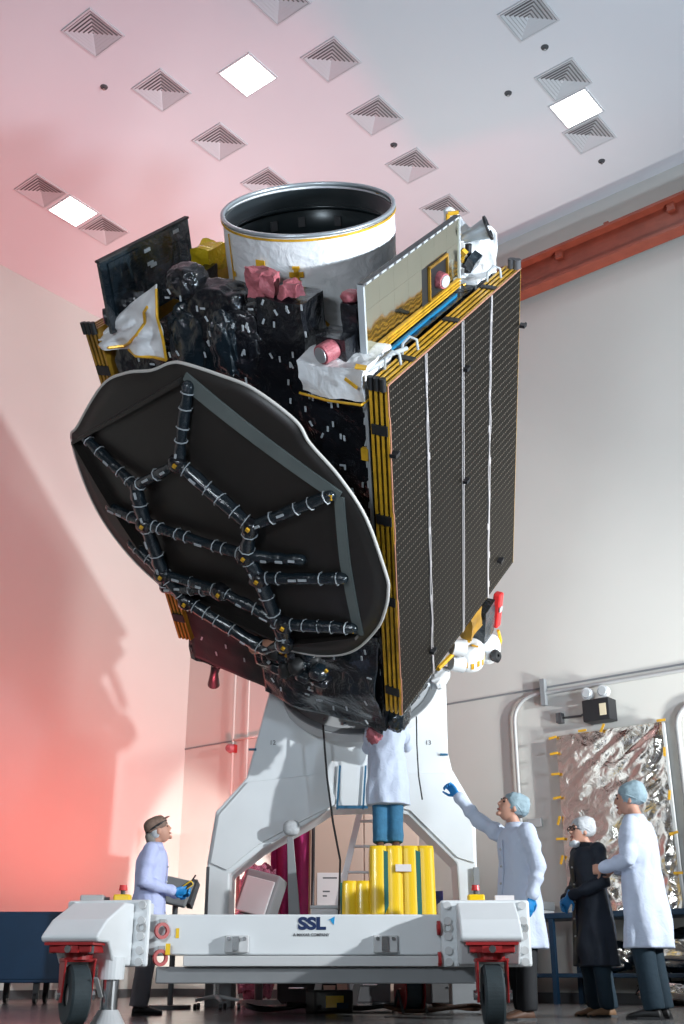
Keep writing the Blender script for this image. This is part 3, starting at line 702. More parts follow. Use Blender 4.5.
# cables and bits on the floor under the dolly
rng = random.Random(3)
for k, (x, y, lb) in enumerate([(-.55, 11.2, 'dark coiled hose lying on the floor under the lettered beam'), (.3, 11.6, 'loose dark cable loop on the floor under the dolly middle'), (.85, 10.9, 'orange-brown cable loop on the floor by the right castor')]):
    pts = [(x + .35 * math.cos(a * .9) * (1 + .15 * k), y + .25 * math.sin(a) + .05 * a, .03 + .02 * (1 + math.sin(a * 2.3))) for a in [i * .3 for i in range(30)]]
    tag(MB().tube(pts, .02, 8).build('floor_cable', 'black_plastic' if k < 2 else 'shoe_brown', smooth=True), lb, 'cable')
t = thing('tool_case', 'black tool case with yellow and blue label on the floor under the dolly', 'case', (-.12, 11.4, 0), R(25))
MB().bb(-.2, .2, -.12, .12, .0, .2).build('body', 'black_plastic', t, bevel=.02); MB().bb(-.09, .09, -.126, -.119, .05, .15).build('label_sheet', 'yellow_plastic', t); MB().bb(.02, .14, -.127, -.1195, .04, .09).build('blue_label', 'bench_blue', t)
MB().tube([(-.07, 0, .2), (-.07, 0, .25), (.07, 0, .25), (.07, 0, .2)], .012, 6).build('handle', 'black_plastic', t)
t = thing('swivel_stool', 'low stool on five castors standing behind the left outrigger', 'stool', (-1.30, 12.4, 0))
MB().cyl((0, 0, .10), (0, 0, .42), .03, n=12).build('column', 'chrome', t); MB().cyl((0, 0, .42), (0, 0, .47), .18, n=24).build('seat', 'black_plastic', t, bevel=.012)
for k in range(5):
    a = k * 2 * math.pi / 5; d = Vector((math.cos(a), math.sin(a), 0))
    MB().tube([(0, 0, .13), d * .24 + Vector((0, 0, .09))], [.022, .016], 8).build('leg', 'conduit_steel', t)
    c_ = d * .24
    MB().cyl((c_.x - .015, c_.y, .03), (c_.x + .015, c_.y, .03), .03, n=12).build('castor', 'black_plastic', t)

# ================================================================== THE SATELLITE (own frame: x across, y away from the dish, z up along the bus)
sat = thing('satellite', 'large boxy communications satellite wrapped in black blankets, tilted on the white stand', 'satellite')
sat.matrix_world = SM
BD, LD, HW = 3.056, 3.808, 1.6095
rng = random.Random(11)
# bus body wrapped in black blankets
crinkle_box(-1.22, 1.36, .10, 2.92, -4.12, -.06, .09, .028, 2.6, 1.0).build('bus_body', 'mli_black', sat, smooth=True)
# shiny skirt of loose blanket at the lower front
def skirt(u, v):
    x = -.15 + 1.52 * u; z = -2.85 - 1.32 * v
    f_ = math.sin((u * 1.2 + v * 2.0) * 5 + 2 * noise.noise(Vector((u * 2, v * 3, 2)))) * .035 + noise.noise(Vector((u * 4, v * 7, .5))) * .045
    return (x, .03 - .10 * math.sin(math.pi * min(1, v * 1.1)) + f_, z - .05 * math.sin(u * 3))
MB().sheet(skirt, 60, 50).build('blanket_skirt', 'mli_teal', sat, smooth=True, solid=.006)
crinkle_box(1.28, 1.40, .02, .30, -4.14, -2.75, .07, .012, 4, 3.0).build('corner_strip', 'mli_black', sat, smooth=True)
def lower_left(u, v):
    return (-1.15 + 1.3 * u, .06 + .02 * noise.noise(Vector((u * 5, v * 5, 4))), -3.0 - (1.05 + .12 * u) * v)
MB().sheet(lower_left, 30, 24).build('lower_blanket', 'black_flat', sat, smooth=True, solid=.006)
# adapter between bus and turntable
MB().lathe([(.42, -4.775), (.62, -4.775), (.60, -4.05), (.42, -4.05)], c=(.40, 1.42, 0), n=48).build('adapter_cone', 'ring_metal', sat)

# ---- folded solar wings: stacks of panels with kapton edges
def wing(x_out, sgn, tilt, cells):
    """four stacked panels; outermost face at x_out"""
    M = Matrix.Translation((x_out, 0, 0)) @ Matrix.Rotation(tilt, 4, 'Y') @ Matrix.Translation((-x_out, 0, 0))
    outs = []
    for k in range(4):
        xo = x_out - sgn * k * .052
        a, b = sorted((xo, xo - sgn * .026))
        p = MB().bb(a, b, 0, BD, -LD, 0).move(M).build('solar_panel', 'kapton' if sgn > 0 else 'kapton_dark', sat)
        q = MB().bb(b - .001 if sgn < 0 else a - .014, a + .001 if sgn < 0 else a, .004, BD - .004, -LD + .004, -.004)
        # dark faces between neighbouring panels
        MB().bb(min(a, b) - .006, min(a, b), .003, BD - .003, -LD + .003, -.003).move(M).build('panel_face', 'black_flat', p)
        outs.append(p)
    xi = sorted((x_out - sgn * .0, x_out - sgn * .19))
    for z in (-.45, -1.40, -2.34, -3.5):
        MB().bb(xi[0] + .02, xi[1] - .012, -.014, .02, z - .05, z + .05).move(M).build('edge_clip', 'black_flat', sat)
    for y in (.55, 1.5, 2.4):
        MB().bb(xi[0] + .02, xi[1] - .012, y - .04, y + .04, -.01, .014).move(M).build('edge_clip', 'black_flat', sat)
    for k in range(3):
        x = x_out - sgn * (.03 + .06 * k)
        MB().cyl((x, -.02, -.05), (x, -.02, .07), .03, n=14).move(M).build('hinge_roller', 'black_flat', sat)
        if k < 2: MB().cyl((x, BD - .04, .0), (x, BD - .04, .10), .042, n=16).move(M).build('hinge_roller', 'dark_grey', sat)
    return outs[0]
wp = wing(HW, 1, 0.0, True)
MB().bb(HW + .0001, HW + .0005, .006, BD - .006, -LD + .006, -.006).build('panel_face', 'black_flat', wp)
ys = [0.012, .735, 1.545, 2.235, BD - .012]
for k in range(4):
    MB().bb(HW + .0005, HW + .006, ys[k] + (.03 if k else .012), ys[k + 1] - (.03 if k < 3 else .008), -LD + .012, -.012).build('cell_field', 'solar_cells', wp)
for k, y in enumerate(ys[1:4]):
    for dy in ((-.018, .018) if k == 1 else (-.008, .012)):
        pts = [(HW + .012, y + dy + (.006 if k == 1 else .030) * noise.noise(Vector((z * 3.1, dy * 90, k))), z) for z in [-.01 - i * (LD - .02) / 60 for i in range(61)]]
        MB().tube(pts, .006 if k == 1 else .0075, 5).build('wire_harness', 'wire_white', wp)
    if k != 1:
        for i in range(9):
            z = -.25 - i * .42
            MB().box((HW + .012, y + rng.uniform(-.02, .02), z), (.010, .035, .08)).build('wire_terminal', 'wire_white', wp)
edge = [(HW + .004, .006 + .012 * (1 if (i // 7) % 3 == 1 else 0), -.01 - i * (LD - .02) / 80) for i in range(81)]
MB().tube(edge, .008, 5).build('edge_wire', 'copper_edge', wp)
MB().tube([(HW + .004, y, -.004) for y in (0.01, 1, 2, BD - .01)], .008, 5).build('edge_wire', 'copper_edge', wp)
for y, z in ((.03, -.69), (1.57, -.52), (1.56, -1.80), (BD + .02, -.66), (2.55, -3.45), (.70, -3.45)):
    s_ = MB().box((HW + .03, y, z), (.07, .075, .035)).build('hold_down', 'black_plastic', wp)
    MB().cyl((HW + .04, y + .03, z), (HW + .04, y + .065, z), .016, n=10).build('pin', 'black_plastic', sat)
wl_ = wing(-1.80, -1, R(-7.8), False)
# white hose hooks on the wing stack
for y in (.28, .62, 2.55):
    MB().tube([(1.44, y, .0), (1.44, y + .02, .10), (1.48, y + .08, .15), (1.54, y + .10, .12), (1.56, y + .08, .03)], .013, 8).build('white_loop', 'tape_white', sat, smooth=True)
MB().tube([(1.37, .05, .06), (1.41, .25, .07), (1.44, .42, .09), (1.50, .60, .08)], .02, 8).build('white_hose', 'tape_white', sat, smooth=True)

# ---- top deck
crinkle_box(-1.25, 1.36, .10, 2.95, -.16, -.02, .10, .015, 3, 7).build('top_deck', 'mli_black', sat, smooth=True)
def deck_blanket(x0, x1, y0, y1, z, amp, seed, name='white_blanket', m='mli_white'):
    MB().sheet(lambda u, v: (x0 + (x1 - x0) * u, y0 + (y1 - y0) * v, z + amp * noise.noise(Vector((u * 4 + seed, v * 4, seed))) + amp * .6 * noise.noise(Vector((u * 9, v * 9 + seed, 1)))), 30, 30).build(name, m, sat, smooth=True, solid=.008)
deck_blanket(-.3, 1.2, .75, 2.9, .03, .05, 2)
# central ring with white blanket
RC = (.062, 1.395, 0)
cyl = MB(); n = 96; rows = 14; rings = []
for j in range(rows + 1):
    z = -.12 + 1.08 * j / rows
    rings.append([Vector((RC[0] + math.cos(a) * rr, RC[1] + math.sin(a) * rr, z)) for a, rr in [(2 * math.pi * i / n, .832 + .012 * noise.noise(Vector((math.cos(2 * math.pi * i / n) * 3, math.sin(2 * math.pi * i / n) * 3, z * 3.5))) + (.10 * max(0, .25 - (z + .12)) ** 1)) for i in range(n)]])
ringp = cyl.loft(rings, cap=False).build('central_ring', 'mli_white', sat, smooth=True)
MB().lathe([(.835, .962), (.846, .962), (.846, .985), (.838, .992), (.812, .992), (.806, .985), (.806, .955), (.82, .955)], c=RC, n=96).build('rim_flange', 'ring_metal', ringp, smooth=True)
MB().lathe([(.812, .0), (.812, .93), (.80, .93), (.80, .0)], c=RC, n=80).build('inner_wall', 'ring_inside', ringp, smooth=True)
MB().lathe([(.001, .02), (.80, .02), (.80, .05), (.001, .05)], c=RC, n=48).build('inner_floor', 'black_flat', ringp)
MB().lathe([(.785, .72), (.80, .72), (.80, .76), (.785, .76)], c=RC, n=64).build('inner_band', 'ring_inside', ringp, smooth=True)
for a in (70, 100, 128, 40, 150, 20): 
    p = Vector((RC[0] + .79 * math.cos(R(a)), RC[1] + .79 * math.sin(R(a)), .60))
    MB().box(p, (.03, .07, .10), rotM(0, 0, a)).build('inner_bracket', 'dark_grey', ringp)
MB().lathe([(.838, .930), (.848, .930), (.848, .950), (.838, .950)], c=RC, n=96).build('tape_band', 'kapton', ringp)
def on_ring(a, z, dz, da, name='tape_mark', m='kapton', rot=0):
    p = Vector((RC[0] + .846 * math.cos(R(a)), RC[1] + .846 * math.sin(R(a)), z))
    MB().box((0, 0, 0), (.008, da, dz)).move(Matrix.Translation(p) @ Matrix.Rotation(R(a), 4, 'Z') @ Matrix.Rotation(R(rot), 4, 'X')).build(name, m, ringp)
on_ring(-122, .45, .90, .012)
on_ring(-92, .70, .075, .10); on_ring(-68, .62, .045, .13); on_ring(-68, .62, .13, .045); on_ring(-64.5, .62, .05, .03); on_ring(-71.5, .62, .05, .03); on_ring(-68, .685, .03, .07); on_ring(-68, .555, .03, .07)
on_ring(-60, .12, .03, .12, rot=40); on_ring(-50, .10, .03, .12, rot=-50); on_ring(-80, .05, .05, .06); on_ring(-120, .52, .05, .05)
# right radiator (mirror tiles) with frame and sensor window
rd = MB().bb(1.215, 1.245, .31, 2.27, .02, .735).build('radiator_panel', 'black_flat', sat)
ty = [.31 + i * 1.96 / 7 for i in range(8)]; tz = [.02 + i * .715 / 3 for i in range(4)]
for i in range(7):
    for j in range(3):
        if i == 4 + 0 and j < 2 or (i == 5 and j < 2): continue
        g_ = .0006
        MB().bb(1.2455, 1.249, ty[i] + g_, ty[i + 1] - g_, tz[j] + g_, tz[j + 1] - g_).build('mirror_tile', 'mirror_tiles', rd)
for i in (4, 5):
    MB().bb(1.2455, 1.249, ty[i], ty[i + 1], .49, .497).build('mirror_tile', 'mirror_tiles', rd)
MB().bb(1.20, 1.262, .29, 2.28, .735, .76).build('top_frame', 'dark_grey', rd)
for i in range(14): MB().bb(1.262, 1.266, .34 + i * .14, .43 + i * .14, .738, .756).build('tape_mark', 'tape_white', rd)
MB().bb(1.20, 1.262, .285, .312, .0, .75).build('side_frame', 'tape_white', rd); MB().bb(1.20, 1.262, 2.268, 2.29, .0, .75).build('side_frame', 'tape_white', rd)
for z in (.105, .072, .040): MB().bb(1.22, 1.268, .30, 2.28, z - .0085, z + .0085).build('kapton_strip', 'kapton', rd)
MB().bb(1.272, 1.30, .22, 2.12, -.02, .012).build('cyan_strip', 'cyan_strip', sat)
MB().bb(1.315, 1.322, 1.30, 1.42, -.20, -.02).build('cyan_strip', 'cyan_strip', sat)
wf = MB().bb(1.245, 1.252, 1.57, 1.97, .13, .46).build('sensor_window', 'black_plastic', rd)
for a, b, c_, d in ((1.56, 1.98, .45, .475), (1.56, 1.98, .125, .14), (1.56, 1.58, .13, .47), (1.96, 1.98, .13, .47)): MB().bb(1.25, 1.275, a, b, c_, d).build('window_frame', 'kapton_dark', wf)
h = MB().cyl((1.25, 1.79, .27), (1.33, 1.77, .27), .085, .075, 24).build('sensor', 'pink_cover', sat); MB().cyl((1.33, 1.77, .27), (1.345, 1.766, .27), .06, n=20).build('sensor_lens', 'lens_glass', h)
# left radiator: back side in black
rl_ = MB().bb(-1.42, -1.385, -.05, 1.35, .02, .74).build('radiator_panel', 'mli_teal', sat)
MB().bb(-1.43, -1.375, -.06, 1.36, .74, .76).build('top_frame', 'black_flat', rl_)
MB().bb(-1.375, -1.37, .05, .52, .15, .70).build('gloss_sheet', 'mli_teal', rl_)
for y, z in ((.60, .62), (.66, .45), (.62, .48), (1.08, .66)): MB().bb(-1.384, -1.376, y, y + .09, z, z + .035).build('tape_mark', 'tape_white', rl_)
# black wrapped equipment at the front of the deck
blob((-.62, .26, .55), (.18, .18, .17), .12, 1.6, 5.1, 5).build('wrapped_dome', 'mli_black', sat, smooth=True)
blob((-.28, .30, .16), (.40, .24, .44), .16, 1.5, 2.2, 5).build('wrapped_equipment', 'mli_black', sat, smooth=True)
blob((-.55, .20, -.06), (.28, .18, .44), .16, 1.7, 8.2, 5).build('wrapped_equipment', 'mli_teal', sat, smooth=True)
blob((.04, .24, .02), (.24, .20, .40), .16, 1.8, 4.2, 5).build('wrapped_equipment', 'mli_black', sat, smooth=True)
blob((-.12, .10, .05), (.16, .12, .34), .2, 1.8, 6.2, 5).build('wrapped_equipment', 'mli_teal', sat, smooth=True)
crinkle_box(.24, .72, .12, .50, -.05, .56, .05, .014, 5, 12).build('wrapped_box', 'mli_black', sat, smooth=True)
for x, w_, h_ in ((.22, .085, .24), (.36, .055, .22), (.56, .10, .15)):
    crinkle_box(x - w_, x + w_, .16, .30, .56 if x < .5 else .58, .56 + h_, .03, .03, 8, x * 9).build('thruster_cover', 'pink_cover', sat, smooth=True)
crinkle_box(1.02, 1.18, .28, .50, .0, .56, .05, .016, 5, 22).build('wrapped_box', 'mli_black', sat, smooth=True)
blob((1.08, .38, .60), (.085, .09, .05), .15, 2.4, 5, 3).build('thruster_cover', 'pink_cover', sat, smooth=True)
crinkle_box(.86, 1.16, .10, .36, .08, .30, .05, .012, 5, 32).build('camera_housing', 'mli_black', sat, smooth=True)
h = MB().cyl((1.02, .12, .20), (.98, -.03, .19), .095, .09, 24).build('camera_barrel', 'pink_cover', sat, bevel=.008); MB().cyl((.98, -.031, .19), (.977, -.04, .19), .072, n=20).build('lens_cap', 'ring_metal', h)
crinkle_box(.74, 1.39, -.04, .52, -.20, .11, .05, .035, 3.2, 41).build('white_pillow', 'mli_white', sat, smooth=True)
MB().tube([(.75, -.07, -.20), (1.05, -.08, -.215), (1.38, -.07, -.20), (1.41, .2, -.20)], .012, 6).build('tape_seam', 'kapton', sat)
MB().box((1.30, -.08, .0), (.14, .01, .03), rotM(0, 30, 0)).build('tape_seam', 'kapton', sat); MB().box((1.36, .0, .13), (.10, .08, .012), rotM(0, 10, 20)).build('tape_seam', 'kapton', sat)
# white drape at the front left with kapton seam
DP = [(-1.66, -.13), (-1.40, .12), (-1.08, .36), (-.90, .52), (-.74, .28), (-.82, -.14)]
def dr(u, v):
    top = Vector((-1.64, 0, -.06)).lerp(Vector((-.84, 0, .56)), u) + Vector((0, 0, .03 * math.sin(math.pi * u)))
    bot = Vector((-1.62, 0, -.16)).lerp(Vector((-.78, 0, -.16)), u)
    p = bot.lerp(top, v); k = noise.noise(Vector((u * 4, v * 4, 9))) * .09
    return (p.x, -.02 + k + .10 * v * v, p.z)
MB().sheet(dr, 36, 24).build('white_drape', 'mli_white', sat, smooth=True, solid=.01)
MB().tube([dr(u, v) + Vector((0, -.012, 0)) if False else Vector(dr(u, v)) + Vector((0, -.012, 0)) for u, v in ((.02, .1), (.2, .12), (.35, .1), (.5, .25), (.68, .42), (.75, .55), (.78, .72), (.88, .78))], .016, 6).build('tape_seam', 'kapton', sat)
MB().tube([Vector(dr(1, v)) + Vector((.004, -.01, 0)) for v in (0, .3, .6, .95)], .014, 6).build('tape_seam', 'kapton', sat)
MB().tube([Vector(dr(u, 0)) + Vector((.0, -.01, 0)) for u in (0.4, .6, .8, 1)], .014, 6).build('tape_seam', 'kapton', sat)
h = blob((-1.35, .25, .18), (.16, .16, .17), .15, 2.2, 7.7).build('wrapped_sensor', 'mli_black', sat, smooth=True)
MB().cyl((-1.49, .14, .13), (-1.57, .08, .12), .085, n=20).build('sensor_ring', 'black_plastic', sat); MB().cyl((-1.571, .079, .12), (-1.58, .072, .12), .065, n=20).build('sensor_face', 'pink_cover', sat)
crinkle_box(-1.5, -.8, .06, .3, -.7, -.14, .06, .03, 4, 51).build('front_blanket', 'mli_black', sat, smooth=True)
# yellow foil box and dark box behind
crinkle_box(-1.16, -.92, 1.02, 1.30, .30, .56, .04, .03, 6, 61).build('yellow_foil_box', 'yellow_foil', sat, smooth=True)
crinkle_box(-.98, -.86, .85, 1.05, .05, .42, .05, .016, 5, 62).build('wrapped_box', 'mli_black', sat, smooth=True)
# rear right cluster: white blanket, kapton seams, thruster nozzle
def rear(u, v): return (.92 + .50 * u, 2.62 + .22 * u + .07 * noise.noise(Vector((u * 3, v * 3, 3))), -.25 + (.93 - .30 * u + .08 * math.sin(9 * u)) * v)
MB().sheet(rear, 24, 24).build('white_blanket', 'mli_white', sat, smooth=True, solid=.01)
crinkle_box(1.0, 1.38, 2.42, 2.86, -.12, .02, .06, .03, 4, 71).build('white_pillow', 'mli_white', sat, smooth=True)
for pts in ([(.98, 2.60, .65), (.99, 2.58, .35), (.97, 2.56, .1)], [(.97, 2.56, .1), (1.1, 2.5, -.06), (1.25, 2.42, -.02)], [(.98, 2.60, .65), (1.08, 2.65, .66)], [(.45, 2.3, .12), (.7, 2.5, .22), (.95, 2.6, .3)]):
    MB().tube(pts, .022, 6).build('tape_seam', 'kapton', sat)
for k in range(12):
    c_ = (1.03 + rng.uniform(0, .2), 2.55 + rng.uniform(-.05, .1), .12 + rng.uniform(0, .45))
    MB().box(c_, (rng.uniform(.03, .08), .05, rng.uniform(.03, .09)), rotM(rng.uniform(0, 60), rng.uniform(0, 60), 0)).build('valve', rng.choice(['black_plastic', 'kapton', 'ring_metal', 'mli_teal']), sat)
h = MB().cyl((1.14, 2.62, .40), (1.36, 2.72, .50), .05, .11, 24, cap=True).build('thruster_nozzle', 'ring_metal', sat); MB().lathe([(.10, 0), (.13, 0), (.13, .025), (.10, .025)], n=24).move(Matrix.Translation((1.36, 2.72, .50)) @ Vector((0, 0, 1)).rotation_difference(Vector((.22, .1, .1))).to_matrix().to_4x4()).build('nozzle_lip', 'black_plastic', h)
MB().box((1.26, 2.6, .18), (.10, .14, .16), rotM(20, 30, 0)).build('bracket', 'mli_teal', sat); MB().cyl((1.2, 2.6, .05), (1.2, 2.62, .35), .035, n=12).build('bracket', 'black_plastic', sat)

# ---- thrusters at the lower far corner
DC = Vector((1.58, 1.80, -4.36))
MB().lathe([(.001, -.16), (.13, -.16), (.165, -.13), (.178, -.06), (.178, .08), (.165, .13), (.13, .16), (.001, .16)], c=DC, n=32).build('thruster_drum', 'mli_white', sat, smooth=True)
for a in range(9):
    an = R(-150 + a * 24); MB().box(DC + Vector((.179 * math.cos(an), .179 * math.sin(an), -.03 + .02 * (a % 2))), (.008, .035, .085), rotM(0, 0, math.degrees(an))).build('tape_mark', 'kapton', sat)
for a in (0, 120, 240): MB().box(DC + Vector((.07 * math.cos(R(a)), .07 * math.sin(R(a)), .161)), (.08, .03, .006), rotM(0, 0, a)).build('tape_mark', 'kapton', sat)
blob((1.58, 2.34, -4.66), (.15, .16, .19), .05, 2, 2, 4).build('thruster_drum', 'mli_white', sat, smooth=True)
MB().tube([(1.66, 2.48, -4.45), (1.69, 2.50, -4.62), (1.66, 2.46, -4.82)], .02, 6).build('tape_seam', 'kapton', sat)
MB().lathe([(.02, .0), (.06, .0), (.085, .06), (.06, .09), (.02, .09)], n=18).move(Matrix.Translation((1.70, 2.22, -4.66)) @ Matrix.Rotation(R(60), 4, 'Y')).build('nozzle', 'black_plastic', sat)
crinkle_box(1.40, 1.62, 2.16, 2.46, -4.44, -3.98, .06, .012, 4, 81).build('valve_block', 'mli_teal', sat, smooth=True)
crinkle_box(1.44, 1.60, 1.80, 2.12, -4.12, -3.84, .05, .03, 6, 82).build('valve_block', 'kapton_dark', sat, smooth=True)
MB().box((1.60, 2.58, -4.22), (.10, .12, .46), rotM(-12, 0, 0)).build('red_guard', 'red_cover', sat, bevel=.02); MB().box((1.66, 2.56, -4.18), (.012, .07, .07), rotM(-12, 0, 0)).build('tape_mark', 'tape_white', sat)
for y, z in ((1.36, -3.92), (1.34, -4.14)): MB().cyl((1.55, y, z), (1.66, y + .10, z - .06), .085, .10, 22).build('thruster_bell', 'pale_grey', sat, bevel=.006)
blob((1.47, 1.22, -4.30), (.09, .17, .09), .15, 2.4, 3, 4).build('foil_pillow', 'pale_grey', sat, smooth=True)
MB().tube([(1.56, .98, -3.95), (1.57, 1.3, -4.0), (1.57, 1.55, -4.02)], .03, 6).build('tape_seam', 'kapton', sat)
blob((1.40, .65, -4.05), (.10, .42, .10), .2, 2.6, 6, 4).build('hinge_wrap', 'mli_teal', sat, smooth=True)
blob((1.46, .22, -4.06), (.10, .16, .16), .25, 2.6, 16, 4).build('hinge_wrap', 'mli_teal', sat, smooth=True)
blob((1.22, .08, -4.30), (.08, .09, .10), .25, 2.6, 17, 4).build('pink_wrap', 'pink_cover', sat, smooth=True)
# lower left horn
h = blob((-1.12, .45, -4.30), (.13, .13, .16), .2, 2.4, 18, 4).build('wrapped_horn', 'mli_black', sat, smooth=True)
MB().tube([(-1.14, .45, -4.38), (-1.20, .42, -4.60), (-1.24, .42, -4.80)], [.07, .05, .075], 12).build('horn_tube', 'black_plastic', h, smooth=True)

# ---- reflector: shallow graphite dish seen from its back
OUT = [(-1.84, -1.04), (-1.70, -.86), (-1.26, -.33), (-.93, -.14), (-.60, -.05), (-.37, .06), (-.20, .08), (.18, .04), (.53, -.03), (.94, -.25), (1.08, -.44), (1.36, -.72), (1.60, -1.09), (1.76, -1.65), (1.77, -1.84), (1.73, -2.06), (1.62, -2.34), (1.35, -2.70), (1.04, -2.88), (.66, -2.95), (.0, -2.94), (-.55, -2.80), (-.95, -2.60), (-1.29, -2.36), (-1.60, -1.98), (-1.77, -1.55)]
cx, cz = 0.0, -1.45
def dish_y(x, z): return -.45 - .13 * (1 - ((x - cx) ** 2 / 3.2 + (z - cz) ** 2 / 2.3))     # bowed towards the viewer
def smooth_loop(P, k=6):
    out = []; m = len(P)
    for i in range(m):
        p0, p1, p2, p3 = [Vector((*P[(i + j) % m], 0)) for j in (-1, 0, 1, 2)]
        for s_ in range(k):
            t_ = s_ / k
            q = 0.5 * ((2 * p1) + (p2 - p0) * t_ + (2 * p0 - 5 * p1 + 4 * p2 - p3) * t_ ** 2 + (3 * p1 - p0 - 3 * p2 + p3) * t_ ** 3)
            out.append((q.x, q.y))
    return out
loop = smooth_loop(OUT)
mb = MB(); rings = []
for j in range(12):
    f_ = 1 - j / 12.0
    rings.append([Vector((cx + (x - cx) * f_, dish_y(cx + (x - cx) * f_, cz + (z - cz) * f_), cz + (z - cz) * f_)) for x, z in loop])
mb.loft(rings, cap=False); k_ = len(mb.v); m_ = len(loop); mb.v.append(Vector((cx, dish_y(cx, cz), cz)))
for i in range(m_): mb.f.append((11 * m_ + i, 11 * m_ + (i + 1) % m_, k_))
dish = mb.build('reflector', 'graphite', sat, smooth=True, solid=.02)
MB().tube([(x, dish_y(x, z), z) for x, z in loop] + [(loop[0][0], dish_y(*loop[0]), loop[0][1])], .017, 6).build('rim', 'rim_light', dish, smooth=True)
def on_dish(a, b, w0, w1, name, m, h_=.03, n_=10):
    a = Vector((a[0], 0, a[1])); b = Vector((b[0], 0, b[1])); d = (b - a).normalized(); s_ = Vector((d.z, 0, -d.x))
    rings = []
    for i in range(n_ + 1):
        p = a.lerp(b, i / n_); ww = w0 + (w1 - w0) * i / n_
        q = [p + s_ * ww / 2, p - s_ * ww / 2]
        lo = [Vector((t_.x, dish_y(t_.x, t_.z) + .005, t_.z)) for t_ in q]; hi = [Vector((t_.x, dish_y(t_.x, t_.z) - h_, t_.z)) for t_ in q]
        rings.append([lo[0], lo[1], hi[1], hi[0]])
    MB().loft(rings).build(name, m, dish)
HEX = [(-1.74, -1.02), (-.21, -.05), (1.36, -.90), (1.38, -1.58), (1.44, -2.45), (.65, -2.80), (-.80, -2.50)]
on_dish(HEX[0], HEX[1], .03, .05, 'stiffener', 'graphite', .10); on_dish(HEX[1], HEX[2], .15, .12, 'stiffener', 'stiffener', .03); on_dish(HEX[2], HEX[3], .09, .10, 'stiffener', 'stiffener', .03); on_dish(HEX[3], HEX[4], .10, .09, 'stiffener', 'stiffener', .03)
on_dish(HEX[4], HEX[5], .03, .03, 'stiffener', 'graphite', .10); on_dish(HEX[5], HEX[6], .03, .03, 'stiffener', 'graphite', .10); on_dish(HEX[6], HEX[0], .03, .03, 'stiffener', 'graphite', .10)
ND = dict(a=(-.14, -.10), b=(-.27, -.84), c=(-.87, -1.25), d=(-1.55, -.93), e=(.49, -1.33), f=(1.30, -.88), g=(-.83, -1.67), h=(-.74, -2.28), i=(-.50, -2.56), j=(.37, -2.92), k=(-1.38, -1.68), l=(.39, -1.69), m=(.50, -1.93), n=(.66, -2.74), o=(.95, -1.64), p=(1.36, -1.76), q=(-1.17, -2.08), r=(-.77, -2.48), s=(1.40, -2.36), u=(.70, -2.46), v=(.0, -2.25))
ties = MB(); knob = MB()
def strut(a, b, r0=.055, r1=None, lift0=.12, lift1=.12):
    r1 = r1 or r0
    A = Vector((ND[a][0], dish_y(*ND[a]) - lift0, ND[a][1])); B = Vector((ND[b][0], dish_y(*ND[b]) - lift1, ND[b][1]))
    n_ = 8; pts = [A.lerp(B, i / n_) + Vector((rng.uniform(-.006, .006), 0, rng.uniform(-.006, .006))) for i in range(n_ + 1)]
    MB().tube(pts, [(r0 + (r1 - r0) * i / n_) * rng.uniform(.86, 1.1) for i in range(n_ + 1)], 10, ends=True).build('strut', 'mli_teal', dish, smooth=True)
    L_ = (B - A).length; d = (B - A).normalized(); x, y = frame_from(d)
    k = max(2, int(L_ / .14))
    for i in range(k):
        f_ = (i + .5) / k + rng.uniform(-.03, .03); p = A.lerp(B, f_); rr = r0 + (r1 - r0) * f_ + .006
        if rng.random() < .62:
            tl = rng.uniform(-.2, .2)
            dd = (d + x * tl).normalized(); xx, yy = frame_from(dd)
            rg = [p + xx * rr * math.cos(t_ * math.pi / 4) + yy * rr * math.sin(t_ * math.pi / 4) for t_ in range(8)]
            ties.tube(rg + [rg[0]], .0062, 4)
        else:
            off = Vector((rng.uniform(-.5, .5), -1, rng.uniform(-.5, .5))); off = (off - d * off.dot(d)).normalized()
            zz = d.cross(off).normalized(); ml = Matrix((d, zz, off)).transposed()
            ties.box(p + off * (rr - .002), (rng.uniform(.05, .09), .022, .012), ml)
for a, b in ('ab', 'dc', 'cb', 'be', 'ef', 'cg', 'gh', 'hi', 'ij', 'kg', 'gl', 'el', 'lm', 'mn', 'lo', 'mp', 'qh', 'hr', 'rv', 'hv', 'vu', 'us', 'nu', 'jn'):
    strut(a, b, .070 if a + b in ('gh', 'cg', 'be', 'el', 'lm', 'mn', 'ij', 'hi') else .056, lift0=.05 if a in 'adqk' else .12, lift1=.05 if b in 'fpso' else .12)
o = ties.build('tie_wraps', 'tape_white', dish); o['kind'] = 'stuff'
for nn in 'beglmhinuv':
    A = Vector((ND[nn][0], dish_y(*ND[nn]) - .13, ND[nn][1]))
    blob(A, (.085, .08, .085), .15, 2.2, ord(nn), 3).build('joint_wrap', 'mli_black', dish, smooth=True)
    MB().box(A + Vector((.03, -.085, .02)), (.035, .02, .035), rotM(0, 30, 0)).build('kapton_dot', 'kapton', dish)
for nn in 'fps': MB().box(Vector((ND[nn][0], dish_y(*ND[nn]) - .07, ND[nn][1])), (.05, .04, .05)).build('kapton_dot', 'kapton', dish)
